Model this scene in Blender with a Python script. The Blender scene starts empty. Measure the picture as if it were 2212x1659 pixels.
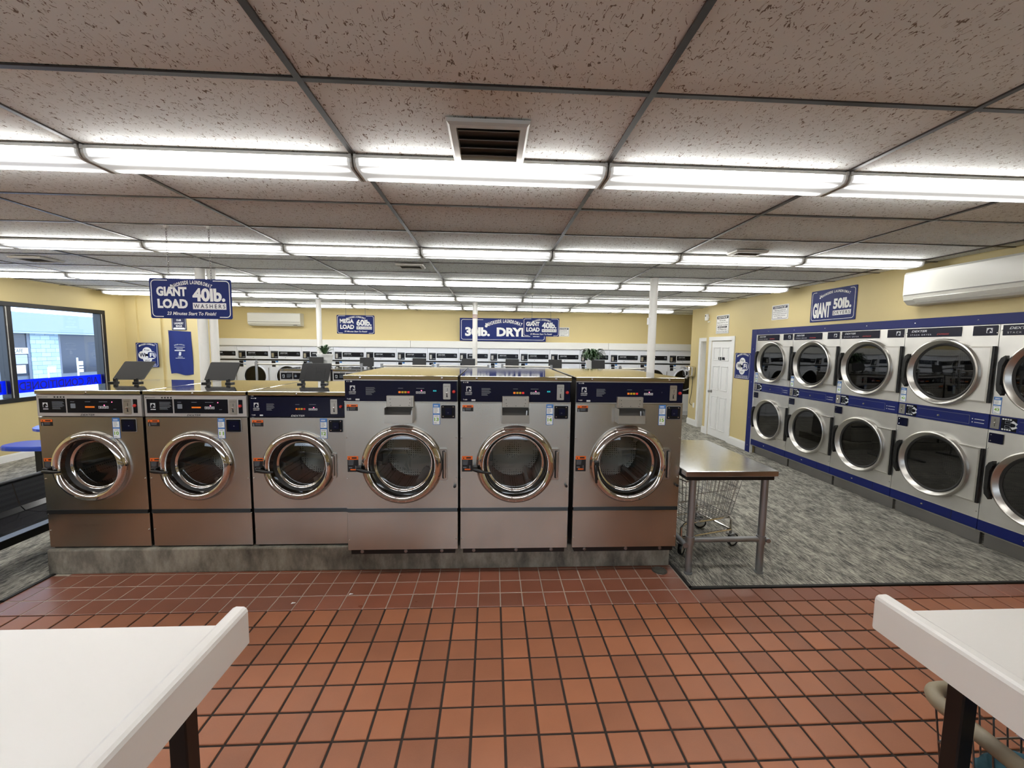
import bpy, bmesh, math, random
from mathutils import Vector, Matrix
random.seed(7)
SC = bpy.context.scene
COL = SC.collection
PI = math.pi
HC = 1.7344           # eye height of the camera above the floor
CZ = 2.63             # ceiling height
# ---------------------------------------------------------------- camera
cam_d = bpy.data.cameras.new('camera')
cam = bpy.data.objects.new('camera', cam_d)
COL.objects.link(cam)
cam_d.sensor_width = 36.0
cam_d.lens = 882.576 / 2212 * 36.0
cam_d.clip_start = 0.02
cam_d.clip_end = 200
yaw, pit, rol = 0.0508, 0.0903, 0.0126
cam.matrix_world = (Matrix.Translation((0, 0, HC)) @ Matrix.Rotation(-yaw, 4, 'Z')
                    @ Matrix.Rotation(PI / 2 - pit, 4, 'X') @ Matrix.Rotation(rol, 4, 'Z'))
SC.camera = cam
# ---------------------------------------------------------------- world, daylight, exposure
SC.view_settings.view_transform = 'Standard'
SC.view_settings.look = 'None'
SC.view_settings.gamma = 1.0
SC.view_settings.exposure = -0.2
SC.view_settings.use_curve_mapping = False
SC.cycles.use_denoising = True
SC.cycles.max_bounces = 8
SC.cycles.sample_clamp_indirect = 6.0
SC.cycles.caustics_reflective = False
SC.cycles.caustics_refractive = False
W = bpy.data.worlds.new('overcast_sky'); SC.world = W
W.use_nodes = True
wn = W.node_tree.nodes; wl = W.node_tree.links
wbg = wn['Background']; wbg.inputs[0].default_value = (0.70, 0.83, 1.0, 1); wbg.inputs[1].default_value = 6.0
LENS_E = 42.0         # brightness of the fluorescent tubes behind their lenses
def area_light(name, loc, rot, sx, sy, power, col):
    d = bpy.data.lights.new(name, 'AREA'); d.shape = 'RECTANGLE'; d.size = sx; d.size_y = sy
    d.energy = power; d.color = col
    o = bpy.data.objects.new(name, d); COL.objects.link(o); o.location = loc; o.rotation_euler = rot
    return o
sl = area_light('shopfront_daylight', (-1.6, -3.0, 2.2), (math.radians(38), 0, 0), 7.5, 0.5, 95, (0.88, 0.93, 1.0))
sl.data.spread = math.radians(92)

# ---------------------------------------------------------------- materials
def lin(c):
    return tuple(((v / 255) / 12.92 if v <= 10 else (((v / 255) + 0.055) / 1.055) ** 2.4) for v in c)
MATS = {}
def mat(name, rgb=(128, 128, 128), rough=0.5, metal=0.0, raw=None, spec=0.5, emit=None, es=0, coat=0):
    m = bpy.data.materials.new(name); m.use_nodes = True
    b = m.node_tree.nodes['Principled BSDF']
    c = raw if raw else lin(rgb)
    b.inputs['Base Color'].default_value = (*c, 1)
    b.inputs['Roughness'].default_value = rough
    b.inputs['Metallic'].default_value = metal
    b.inputs['Specular IOR Level'].default_value = spec
    if coat: b.inputs['Coat Weight'].default_value = coat; b.inputs['Coat Roughness'].default_value = 0.05
    if emit:
        b.inputs['Emission Color'].default_value = (*lin(emit), 1); b.inputs['Emission Strength'].default_value = es
    MATS[name] = m
    return m
def nodes(m): return m.node_tree.nodes, m.node_tree.links, m.node_tree.nodes['Principled BSDF']
def nd(n, t, **kw):
    x = n.new(t)
    for k, v in kw.items(): setattr(x, k, v)
    return x
def coords(n, l, kind='Object', scale=(1, 1, 1), rot=(0, 0, 0)):
    tc = nd(n, 'ShaderNodeTexCoord'); mp = nd(n, 'ShaderNodeMapping')
    mp.inputs['Scale'].default_value = scale; mp.inputs['Rotation'].default_value = rot
    l.new(tc.outputs[kind], mp.inputs['Vector']); return mp.outputs[0]
def noise(n, l, vec, scale, detail=3, rough=0.5, dist=0.0):
    x = nd(n, 'ShaderNodeTexNoise'); x.inputs['Scale'].default_value = scale; x.inputs['Detail'].default_value = detail
    x.inputs['Roughness'].default_value = rough; x.inputs['Distortion'].default_value = dist
    l.new(vec, x.inputs['Vector']); return x.outputs['Fac']
def ramp(n, l, fac, stops):
    r = nd(n, 'ShaderNodeValToRGB'); e = r.color_ramp.elements
    while len(e) < len(stops): e.new(0.5)
    for i, (p, c) in enumerate(stops): e[i].position = p; e[i].color = (*c, 1)
    l.new(fac, r.inputs[0]); return r.outputs[0]
def mathn(n, l, op, a, b=None, c=None):
    x = nd(n, 'ShaderNodeMath', operation=op)
    for i, v in enumerate((a, b, c)):
        if v is None: continue
        if isinstance(v, (int, float)): x.inputs[i].default_value = v
        else: l.new(v, x.inputs[i])
    return x.outputs[0]
def mixc(n, l, fac, a, b):
    x = nd(n, 'ShaderNodeMix', data_type='RGBA')
    if isinstance(fac, (int, float)): x.inputs[0].default_value = fac
    else: l.new(fac, x.inputs[0])
    for i, v in ((6, a), (7, b)):
        if isinstance(v, tuple): x.inputs[i].default_value = (*v, 1)
        else: l.new(v, x.inputs[i])
    return x.outputs[2]
def bump(n, l, b, h, strength=0.2, dist=0.01):
    x = nd(n, 'ShaderNodeBump'); x.inputs['Strength'].default_value = strength; x.inputs['Distance'].default_value = dist
    l.new(h, x.inputs['Height']); l.new(x.outputs[0], b.inputs['Normal'])

# plain ones
mat('white_laminate', (246, 243, 238), 0.35)
mat('black_steel', (10, 9, 9), 0.45)
mat('black_plastic', (14, 14, 15), 0.38)
mat('dark_gasket', (30, 29, 28), 0.6)
mat('navy_panel', (10, 14, 40), 0.2, spec=0.3)
mat('near_black_panel', (13, 16, 26), 0.25, spec=0.3)
mat('navy_trim', (18, 31, 96), 0.4, spec=0.3)
mat('sign_blue', (20, 36, 100), 0.5, spec=0.25)
mat('sign_white', (236, 236, 234), 0.5)
mat('ink_black', (16, 16, 18), 0.5)
mat('ink_navy', (14, 20, 60), 0.5)
mat('print_white', (205, 208, 212), 0.5)
mat('print_grey', (120, 126, 134), 0.5)
mat('label_orange', (232, 106, 30), 0.5)
mat('label_blue', (66, 122, 190), 0.5)
mat('label_white', (240, 244, 243), 0.5)
mat('label_green', (120, 178, 40), 0.5)
mat('lamp_orange', (230, 120, 30), 0.4, emit=(230, 120, 30), es=0.25)
mat('lamp_yellow', (200, 160, 30), 0.4, emit=(200, 150, 30), es=0.12)
mat('lamp_red', (200, 40, 30), 0.4, emit=(255, 60, 70), es=0.25)
mat('led_pink', (255, 120, 150), 0.4, emit=(255, 90, 130), es=5)
mat('display_cyan', (40, 200, 210), 0.4, emit=(40, 200, 215), es=0.6)
mat('button_red', (196, 50, 44), 0.35)
mat('chrome', raw=(0.72, 0.70, 0.68), rough=0.07, metal=1)
mat('coin_plate', raw=(0.52, 0.50, 0.46), rough=0.34, metal=0.9)
mat('silver_paint', (190, 188, 186), 0.35, metal=0.35)
mat('galvanised_pipe', raw=(0.33, 0.34, 0.35), rough=0.45, metal=0.85)
mat('white_paint', (240, 240, 237), 0.4)
mat('white_enamel', (230, 234, 242), 0.22)
mat('pole_white', (240, 238, 232), 0.45)
mat('ac_white', (216, 216, 208), 0.25)
mat('ac_grey', (120, 118, 112), 0.4)
mat('door_white', (240, 241, 240), 0.42)
mat('fixture_white', (206, 204, 196), 0.4)
mat('vent_white', (186, 182, 172), 0.45)
mat('vent_dark', (84, 79, 73), 0.6)
mat('window_black', (20, 20, 24), 0.35)
mat('table_blue', (34, 70, 178), 0.3)
mat('bag_blue', (23, 40, 108), 0.8)
mat('rubber_edge', (18, 18, 17), 0.6)
mat('drum_hole', (14, 14, 14), 0.7)
mat('knob_metal', raw=(0.3, 0.29, 0.28), rough=0.3, metal=1)
mat('pot_white', (240, 240, 236), 0.4)
mat('cart_bumper', (150, 140, 118), 0.55)
mat('cloth_teal', (44, 84, 98), 0.95)
mat('cloth_blue', (32, 66, 150), 0.9)
mat('asphalt', (120, 124, 130), 0.9)
mat('roof_grey', (120, 132, 150), 0.9)
mat('shop_glass', (52, 58, 72), 0.12)
mat('shop_frame', (110, 118, 132), 0.5)
mat('poster_print', (170, 176, 196), 0.5)
mat('duct_grey', (120, 120, 122), 0.5)
mat('film_letters', (8, 10, 130), 0.5)
mat('copper_tape', (150, 96, 70), 0.5)

# brushed stainless steel: fine horizontal brushing
def brushed(name, base, rough, aniso=0.65, var=0.12, dirt=0.0):
    m = mat(name, raw=base, rough=rough, metal=1.0); n, l, b = nodes(m)
    v = coords(n, l, 'Object', (1.2, 1.2, 260))
    f = noise(n, l, v, 3.0, 2)
    l.new(mathn(n, l, 'MULTIPLY_ADD', f, var, rough - var / 2), b.inputs['Roughness'])
    v2 = coords(n, l, 'Object', (1, 1, 1)); f2 = noise(n, l, v2, 2.2, 3)
    lo = tuple(c * (0.86 - dirt) for c in base); hi = tuple(min(1, c * 1.06) for c in base)
    l.new(ramp(n, l, f2, [(0.3, lo), (0.7, hi)]), b.inputs['Base Color'])
    b.inputs['Anisotropic'].default_value = aniso; b.inputs['Anisotropic Rotation'].default_value = 0.25
    t = nd(n, 'ShaderNodeTangent', direction_type='RADIAL', axis='Z'); l.new(t.outputs[0], b.inputs['Tangent'])
    return m
brushed('steel_front', (0.51, 0.495, 0.45), 0.27, 0.9, 0.012)
brushed('steel_lid', (0.60, 0.585, 0.55), 0.06, 0.0, 0.0)
brushed('steel_dryer', (0.80, 0.79, 0.76), 0.36, 0.4, 0.1, 0.08)
brushed('steel_table', (0.68, 0.70, 0.72), 0.15, 0.0, 0.0)
brushed('steel_ring', (0.60, 0.585, 0.55), 0.30, 0.0, 0.06)
brushed('steel_side', (0.36, 0.35, 0.34), 0.4, 0.2, 0.1)

# drum with rows of small holes
m = mat('drum_steel', raw=(0.5, 0.49, 0.46), rough=0.3, metal=1); n, l, b = nodes(m)
v = coords(n, l, 'Object', (1, 1, 1)); vo = nd(n, 'ShaderNodeTexVoronoi'); vo.inputs['Scale'].default_value = 55; vo.inputs['Randomness'].default_value = 0.15
l.new(v, vo.inputs['Vector'])
l.new(ramp(n, l, vo.outputs['Distance'], [(0.22, (0.02, 0.02, 0.02)), (0.3, (0.52, 0.51, 0.48))]), b.inputs['Base Color'])

# see-through panes
def glass(name, tint, ior=1.5, rough=0.02, boost=0.0):
    m = bpy.data.materials.new(name); m.use_nodes = True; MATS[name] = m
    n = m.node_tree.nodes; l = m.node_tree.links; n.clear()
    out = nd(n, 'ShaderNodeOutputMaterial'); tr = nd(n, 'ShaderNodeBsdfTransparent'); gl = nd(n, 'ShaderNodeBsdfGlossy')
    tr.inputs[0].default_value = (*tint, 1); gl.inputs['Roughness'].default_value = rough
    fr = nd(n, 'ShaderNodeLayerWeight'); fr.inputs[0].default_value = 0.5
    mx = nd(n, 'ShaderNodeMixShader'); f0 = ((ior - 1) / (ior + 1)) ** 2 + boost
    l.new(mathn(n, l, 'MULTIPLY_ADD', mathn(n, l, 'POWER', fr.outputs['Facing'], 4.0), 1 - f0, f0), mx.inputs[0]); l.new(tr.outputs[0], mx.inputs[1]); l.new(gl.outputs[0], mx.inputs[2])
    l.new(mx.outputs[0], out.inputs[0]); return m
glass('door_glass', (0.52, 0.52, 0.50), 1.5, 0.03, 0.02)
glass('dryer_glass', (0.10, 0.10, 0.10), 1.5, 0.02, 0.05)
glass('window_glass', (0.92, 0.96, 1.0), 1.45, 0.02)
m = mat('window_film', (20, 70, 235), 0.5); n, l, b = nodes(m)
trl = nd(n, 'ShaderNodeBsdfTranslucent'); trl.inputs[0].default_value = (0.01, 0.10, 0.95, 1)
trn = nd(n, 'ShaderNodeBsdfTransparent'); trn.inputs[0].default_value = (0.0, 0.12, 1.0, 1)
mx = nd(n, 'ShaderNodeMixShader'); mx.inputs[0].default_value = 0.6
mx2 = nd(n, 'ShaderNodeMixShader'); mx2.inputs[0].default_value = 0.25
l.new(trl.outputs[0], mx.inputs[1]); l.new(trn.outputs[0], mx.inputs[2]); l.new(mx.outputs[0], mx2.inputs[1]); l.new(b.outputs[0], mx2.inputs[2])
l.new(mx2.outputs[0], n['Material Output'].inputs[0])

# fluorescent lens: ribbed plastic lit from within by two tubes that end short of the caps
m = mat('fixture_lens', (150, 150, 146), 0.35); n, l, b = nodes(m)
tc = nd(n, 'ShaderNodeTexCoord'); sx = nd(n, 'ShaderNodeSeparateXYZ'); l.new(tc.outputs['Object'], sx.inputs[0])
ax = mathn(n, l, 'ABSOLUTE', mathn(n, l, 'SUBTRACT', sx.outputs[0], 0.605))
endm = ramp(n, l, ax, [(0.46, (1, 1, 1)), (0.585, (0.0, 0.0, 0.0))])
ty = mathn(n, l, 'ABSOLUTE', mathn(n, l, 'SUBTRACT', mathn(n, l, 'ABSOLUTE', mathn(n, l, 'SUBTRACT', sx.outputs[1], 0.1)), 0.055))
tube = ramp(n, l, ty, [(0.006, (1, 1, 1)), (0.020, (0.06, 0.06, 0.06)), (0.034, (0.007, 0.007, 0.007)), (0.055, (0.004, 0.004, 0.004))])
side = mathn(n, l, 'GREATER_THAN', mathn(n, l, 'ABSOLUTE', mathn(n, l, 'SUBTRACT', sx.outputs[1], 0.1)), 0.088)
tube = mathn(n, l, 'MAXIMUM', tube, mathn(n, l, 'MULTIPLY', side, 0.5))
st = mathn(n, l, 'MULTIPLY_ADD', mathn(n, l, 'MULTIPLY', endm, tube), LENS_E, 0.42)
b.inputs['Emission Color'].default_value = (1.0, 0.985, 0.95, 1); l.new(st, b.inputs['Emission Strength'])

# ceiling board with fissures and pin holes
m = mat('ceiling_board', (214, 206, 198), 0.9); n, l, b = nodes(m)
tc = nd(n, 'ShaderNodeTexCoord'); oi = nd(n, 'ShaderNodeObjectInfo')
va = nd(n, 'ShaderNodeVectorMath', operation='ADD'); l.new(tc.outputs['Object'], va.inputs[0])
cb = nd(n, 'ShaderNodeCombineXYZ'); l.new(mathn(n, l, 'MULTIPLY', oi.outputs['Random'], 37.0), cb.inputs[0]); l.new(mathn(n, l, 'MULTIPLY', oi.outputs['Random'], 91.0), cb.inputs[1])
l.new(cb.outputs[0], va.inputs[1])
mp = nd(n, 'ShaderNodeMapping'); mp.inputs['Rotation'].default_value = (0, 0, 0.5); mp.inputs['Scale'].default_value = (1.7, 0.62, 1); l.new(va.outputs[0], mp.inputs[0])
f1 = noise(n, l, mp.outputs[0], 26, 2, 0.5, 0.6)
worm = mathn(n, l, 'LESS_THAN', mathn(n, l, 'ABSOLUTE', mathn(n, l, 'SUBTRACT', f1, 0.5)), 0.014)
f2 = noise(n, l, va.outputs[0], 42, 1)
worm = mathn(n, l, 'MULTIPLY', worm, mathn(n, l, 'GREATER_THAN', f2, 0.52))
vo = nd(n, 'ShaderNodeTexVoronoi'); vo.inputs['Scale'].default_value = 75; l.new(va.outputs[0], vo.inputs['Vector'])
pin = mathn(n, l, 'LESS_THAN', vo.outputs['Distance'], 0.13)
hole = mathn(n, l, 'MAXIMUM', worm, mathn(n, l, 'MULTIPLY', pin, 0.7))
f3 = noise(n, l, tc.outputs['Object'], 1.3, 3)
basec = ramp(n, l, f3, [(0.3, lin((244, 248, 247))), (0.75, lin((250, 253, 252)))])
l.new(mixc(n, l, hole, basec, lin((134, 122, 112))), b.inputs['Base Color'])
bump(n, l, b, mathn(n, l, 'MULTIPLY', hole, -1.0), 0.5, 0.003)
mat('ceiling_slab', (226, 220, 212), 0.9)
mat('grid_metal', (48, 42, 39), 0.34)

# painted walls
def wall_paint(name, c):
    m = mat(name, c, 0.55); n, l, b = nodes(m); v = coords(n, l)
    f = noise(n, l, v, 160, 2); bump(n, l, b, f, 0.25, 0.002)
    g = noise(n, l, v, 0.9, 3)
    l.new(ramp(n, l, g, [(0.3, tuple(x * 0.93 for x in lin(c))), (0.7, lin(c))]), b.inputs['Base Color'])
wall_paint('wall_yellow', (215, 197, 144))
wall_paint('soffit_white', (236, 236, 232))
# carpet
m = mat('carpet', (96, 94, 88), 0.95, spec=0.1); n, l, b = nodes(m)
v = coords(n, l, 'Object', (1, 0.13, 1)); f = noise(n, l, v, 120, 3, 0.7)
v2 = coords(n, l, 'Object', (1, 0.5, 1)); g = noise(n, l, v2, 9, 3, 0.6)
h = mathn(n, l, 'ADD', mathn(n, l, 'MULTIPLY', f, 0.70), mathn(n, l, 'MULTIPLY', g, 0.30))
l.new(ramp(n, l, h, [(0.37, lin((72, 72, 70))), (0.47, lin((122, 120, 114))), (0.54, lin((160, 157, 147))), (0.65, lin((196, 192, 178)))]), b.inputs['Base Color'])
bump(n, l, b, f, 0.5, 0.004)
# quarry tile
def quarry(name, c0, c1, rough):
    m = mat(name, c0, rough); n, l, b = nodes(m)
    oi = nd(n, 'ShaderNodeObjectInfo'); tc = nd(n, 'ShaderNodeNewGeometry')
    f = noise(n, l, tc.outputs['Position'], 5.5, 4, 0.6); g = noise(n, l, tc.outputs['Position'], 220, 2)
    h = mathn(n, l, 'ADD', mathn(n, l, 'MULTIPLY', oi.outputs['Random'], 0.55), mathn(n, l, 'MULTIPLY', f, 0.5))
    c = ramp(n, l, h, [(0.15, lin(c0)), (0.85, lin(c1))])
    l.new(mixc(n, l, mathn(n, l, 'MULTIPLY', g, 0.3), c, lin((176, 132, 100))), b.inputs['Base Color'])
    l.new(mathn(n, l, 'MULTIPLY_ADD', f, 0.25, rough - 0.1), b.inputs['Roughness'])
    bump(n, l, b, g, 0.15, 0.001)
quarry('quarry_tile', (142, 86, 62), (180, 112, 78), 0.45)
quarry('quarry_tile_damp', (118, 68, 54), (150, 84, 64), 0.30)
mat('grout_dark', (52, 42, 36), 0.85)
mat('grout_pale', (176, 164, 150), 0.8)
# concrete
m = mat('concrete', (132, 128, 116), 0.8); n, l, b = nodes(m)
v = coords(n, l, 'Object', (1, 1, 0.45)); f = noise(n, l, v, 9, 6, 0.7); g = noise(n, l, coords(n, l), 1.6, 3)
h = mathn(n, l, 'ADD', mathn(n, l, 'MULTIPLY', f, 0.6), mathn(n, l, 'MULTIPLY', g, 0.45))
l.new(ramp(n, l, h, [(0.34, lin((60, 58, 53))), (0.5, lin((122, 118, 107))), (0.66, lin((168, 164, 150)))]), b.inputs['Base Color'])
bump(n, l, b, f, 0.3, 0.004)
# outdoor blockwork, leaves, perforated bench, striped cloth
m = mat('block_pale', (176, 198, 214), 0.85); n, l, b = nodes(m)
oi = nd(n, 'ShaderNodeObjectInfo'); l.new(ramp(n, l, oi.outputs['Random'], [(0, lin((164, 188, 206))), (1, lin((190, 210, 224)))]), b.inputs['Base Color'])
m = mat('leaf_green', (44, 74, 44), 0.4); n, l, b = nodes(m)
f = noise(n, l, coords(n, l), 12, 2); l.new(ramp(n, l, f, [(0.3, lin((24, 44, 28))), (0.7, lin((70, 104, 62)))]), b.inputs['Base Color'])
m = mat('bench_mesh', (34, 34, 36), 0.4, metal=0.3); n, l, b = nodes(m)
vo = nd(n, 'ShaderNodeTexVoronoi'); vo.inputs['Scale'].default_value = 110; vo.inputs['Randomness'].default_value = 0.1; l.new(coords(n, l), vo.inputs['Vector'])
l.new(ramp(n, l, vo.outputs['Distance'], [(0.3, (0.004, 0.004, 0.004)), (0.42, (0.035, 0.035, 0.037))]), b.inputs['Base Color'])
mat('bench_gloss', (26, 26, 30), 0.16)
m = mat('cloth_stripe', (220, 220, 224), 0.9); n, l, b = nodes(m)
wv = nd(n, 'ShaderNodeTexWave'); wv.inputs['Scale'].default_value = 28; wv.inputs['Distortion'].default_value = 1.5; l.new(coords(n, l, 'Object', rot=(0, 0, 0.6)), wv.inputs['Vector'])
l.new(ramp(n, l, wv.outputs['Fac'], [(0.45, lin((216, 216, 222))), (0.6, lin((60, 70, 110)))]), b.inputs['Base Color'])

# ---------------------------------------------------------------- mesh building
class MB:
    def __init__(s): s.v = []; s.f = []
    def add(s, vs, fs, M=None):
        o = len(s.v)
        s.v += [tuple(M @ Vector(p)) if M else tuple(p) for p in vs]
        s.f += [tuple(i + o for i in f) for f in fs]
        return s
    def box(s, x0, y0, z0, x1, y1, z1, b=0.0, seg=1, M=None):
        if b <= 0:
            vs = [(x, y, z) for x in (x0, x1) for y in (y0, y1) for z in (z0, z1)]
            return s.add(vs, [(0, 1, 3, 2), (4, 6, 7, 5), (0, 4, 5, 1), (2, 3, 7, 6), (0, 2, 6, 4), (1, 5, 7, 3)], M)
        bm = bmesh.new(); bmesh.ops.create_cube(bm, size=1)
        for q in bm.verts: q.co = Vector(((x0 + x1) / 2 + q.co.x * (x1 - x0), (y0 + y1) / 2 + q.co.y * (y1 - y0), (z0 + z1) / 2 + q.co.z * (z1 - z0)))
        bmesh.ops.bevel(bm, geom=bm.edges[:], offset=b, segments=seg, affect='EDGES', profile=0.5)
        bm.verts.index_update()
        s.add([q.co.copy() for q in bm.verts], [[q.index for q in f.verts] for f in bm.faces], M); bm.free(); return s
    def lathe(s, prof, c=(0, 0, 0), axis='Y', n=48, a0=0.0, a1=2 * PI, cap0=False, cap1=False, closed=False):
        # prof: (radius, height along axis)
        full = abs(a1 - a0 - 2 * PI) < 1e-6; m = n if full else n + 1; vs = []; fs = []; k = len(prof)
        for i in range(m):
            a = a0 + (a1 - a0) * i / n; ca, sa = math.cos(a), math.sin(a)
            for r, h in prof:
                if axis == 'Y': vs.append((c[0] + r * ca, c[1] + h, c[2] + r * sa))
                elif axis == 'Z': vs.append((c[0] + r * ca, c[1] + r * sa, c[2] + h))
                else: vs.append((c[0] + h, c[1] + r * ca, c[2] + r * sa))
        for i in range(n if full else n):
            j = (i + 1) % m
            for q in range(k if closed else k - 1):
                q2 = (q + 1) % k
                fs.append((i * k + q, j * k + q, j * k + q2, i * k + q2))
        if cap0: fs.append(tuple(i * k for i in range(m)))
        if cap1: fs.append(tuple(i * k + k - 1 for i in range(m))[::-1])
        return s.add(vs, fs)
    def cyl(s, p0, p1, r, n=12, r1=None, cap=True):
        p0, p1 = Vector(p0), Vector(p1); d = (p1 - p0); L = d.length
        if L < 1e-9: return s
        q = d.to_track_quat('Z', 'Y').to_matrix().to_4x4(); M = Matrix.Translation(p0) @ q; r1 = r if r1 is None else r1
        vs = [(r * math.cos(2 * PI * i / n), r * math.sin(2 * PI * i / n), 0) for i in range(n)] + [(r1 * math.cos(2 * PI * i / n), r1 * math.sin(2 * PI * i / n), L) for i in range(n)]
        fs = [(i, (i + 1) % n, n + (i + 1) % n, n + i) for i in range(n)]
        if cap: fs += [tuple(range(n))[::-1], tuple(range(n, 2 * n))]
        return s.add(vs, fs, M)
    def tube(s, pts, r, n=8, closed=False):
        pts = [Vector(p) for p in pts]; k = len(pts); vs = []; fs = []; rs = r if isinstance(r, (list, tuple)) else [r] * k; up = None
        for i, p in enumerate(pts):
            if closed: d = pts[(i + 1) % k] - pts[i - 1]
            else: d = pts[min(i + 1, k - 1)] - pts[max(i - 1, 0)]
            d.normalize()
            if up is None: up = Vector((0, 0, 1)) if abs(d.z) < 0.9 else Vector((0, 1, 0))
            x = d.cross(up).normalized(); u = x.cross(d).normalized(); up = u
            for j in range(n):
                a = 2 * PI * j / n; vs.append(p + (x * math.cos(a) + u * math.sin(a)) * rs[i])
        for i in range(k if closed else k - 1):
            i2 = (i + 1) % k
            for j in range(n): fs.append((i * n + j, i * n + (j + 1) % n, i2 * n + (j + 1) % n, i2 * n + j))
        if not closed: fs += [tuple(range(n))[::-1], tuple(range((k - 1) * n, k * n))]
        return s.add(vs, fs)
    def prism(s, pts, y0, y1, M=None):
        # pts: (x, z) outline; extruded along y
        k = len(pts); vs = [(x, y0, z) for x, z in pts] + [(x, y1, z) for x, z in pts]
        fs = [tuple(range(k)), tuple(range(k, 2 * k))[::-1]] + [(i, k + i, k + (i + 1) % k, (i + 1) % k) for i in range(k)]
        return s.add(vs, fs, M)
    def prof_x(s, pts, x0, x1, M=None):
        # pts: (y, z) outline; extruded along x
        k = len(pts); vs = [(x0, y, z) for y, z in pts] + [(x1, y, z) for y, z in pts]
        fs = [tuple(range(k))[::-1], tuple(range(k, 2 * k))] + [(i, (i + 1) % k, k + (i + 1) % k, k + i) for i in range(k)]
        return s.add(vs, fs, M)
    def plate_hole(s, x0, z0, x1, z1, cx, cz, r, y0, y1, n=64):
        ci = []; re = []
        for i in range(n):
            a = 2 * PI * (i + 0.5) / n; c, q = math.cos(a), math.sin(a); ci.append((cx + r * c, cz + r * q))
            t = min((x1 - cx) / c if c > 1e-9 else 1e9, (x0 - cx) / c if c < -1e-9 else 1e9, (z1 - cz) / q if q > 1e-9 else 1e9, (z0 - cz) / q if q < -1e-9 else 1e9)
            re.append([cx + t * c, cz + t * q])
        for X, Z in ((x0, z0), (x1, z0), (x0, z1), (x1, z1)):
            j = min(range(n), key=lambda i: (re[i][0] - X) ** 2 + (re[i][1] - Z) ** 2); re[j] = [X, Z]
        vs = []
        for y in (y0, y1): vs += [(x, y, z) for x, z in ci] + [(x, y, z) for x, z in re]
        fs = []
        for i in range(n):
            j = (i + 1) % n
            fs += [(i, j, n + j, n + i), (2 * n + j, 2 * n + i, 3 * n + i, 3 * n + j), (n + i, n + j, 3 * n + j, 3 * n + i), (j, i, 2 * n + i, 2 * n + j)]
        return s.add(vs, fs)
    def mesh(s, name, m, smooth=False):
        me = bpy.data.meshes.new(name); me.from_pydata(s.v, [], s.f); me.validate(); 
        bm = bmesh.new(); bm.from_mesh(me); bmesh.ops.recalc_face_normals(bm, faces=bm.faces[:]); bm.to_mesh(me); bm.free()
        me.materials.append(MATS[m])
        if smooth:
            for p in me.polygons: p.use_smooth = True
            me.set_sharp_from_angle(angle=math.radians(38))
        return me
    def build(s, name, m, parent=None, smooth=False, loc=None, label=None):
        o = bpy.data.objects.new(name, s.mesh(name, m, smooth)); COL.objects.link(o)
        if parent: o.parent = parent
        if loc: o.location = loc
        if label: o['label'] = label
        return o
def tag(o, label, cat, group=None):
    o['label'] = label; o['category'] = cat
    if group: o['group'] = group
    return o
def thing(name, label, cat, loc=(0, 0, 0), rz=0.0, group=None):
    o = bpy.data.objects.new(name, None); COL.objects.link(o); o.location = loc; o.rotation_euler = (0, 0, rz); o.empty_display_size = 0.05
    return tag(o, label, cat, group)
def struct(o): o['kind'] = 'structure'; return o
def stuff(o): o['kind'] = 'stuff'; return o
def copy_tree(o, parent=None):
    c = o.copy(); COL.objects.link(c)
    if parent: c.parent = parent; c.matrix_parent_inverse = o.matrix_parent_inverse.copy()
    for ch in list(o.children): copy_tree(ch, c)
    return c
def link_copy(o, loc):
    c = o.copy(); COL.objects.link(c); c.location = loc; return c
def rrect(x0, z0, x1, z1, r, n=5):
    p = []
    for cx, cz, a in ((x1 - r, z1 - r, 0), (x0 + r, z1 - r, PI / 2), (x0 + r, z0 + r, PI), (x1 - r, z0 + r, 1.5 * PI)):
        for i in range(n + 1): p.append((cx + r * math.cos(a + PI / 2 * i / n), cz + r * math.sin(a + PI / 2 * i / n)))
    return p
# ---- lettering
_glyph = {}
def glyph(s, bold, shear, sp):
    key = (s, bold, shear, sp)
    if key not in _glyph:
        cu = bpy.data.curves.new('lettering', 'FONT'); cu.body = s; cu.offset = bold; cu.shear = shear; cu.resolution_u = 3; cu.space_character = sp
        ob = bpy.data.objects.new('lettering', cu); COL.objects.link(ob)
        dg = bpy.context.evaluated_depsgraph_get(); ev = ob.evaluated_get(dg); me = ev.to_mesh()
        vs = [tuple(v.co) for v in me.vertices]; fs = [tuple(p.vertices) for p in me.polygons]
        ev.to_mesh_clear(); bpy.data.objects.remove(ob); bpy.data.curves.remove(cu); _glyph[key] = (vs, fs)
    return _glyph[key]
def text(mb, s, x, z, h, y=0.0, w=None, bold=0.0, shear=0.0, align='C', sp=1.0, mirror=False):
    # lettering in the local x-z plane facing -y; h = height of the drawn letters, w = their full width
    vs, fs = glyph(s, bold, shear, sp)
    if not vs: return mb
    xs = [v[0] for v in vs]; zs = [v[1] for v in vs]; x0, x1, z0, z1 = min(xs), max(xs), min(zs), max(zs)
    k = h / max(z1 - z0, 1e-6); kx = k if w is None else w / max(x1 - x0, 1e-6); W_ = (x1 - x0) * kx
    ox = x - W_ / 2 if align == 'C' else x
    pts = [((ox + (v[0] - x0) * kx), y, z + (v[1] - z0) * k) for v in vs]
    if mirror: pts = [(2 * x - p[0] if align == 'C' else p[0], p[1], p[2]) for p in pts]
    return mb.add(pts, fs)
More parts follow.
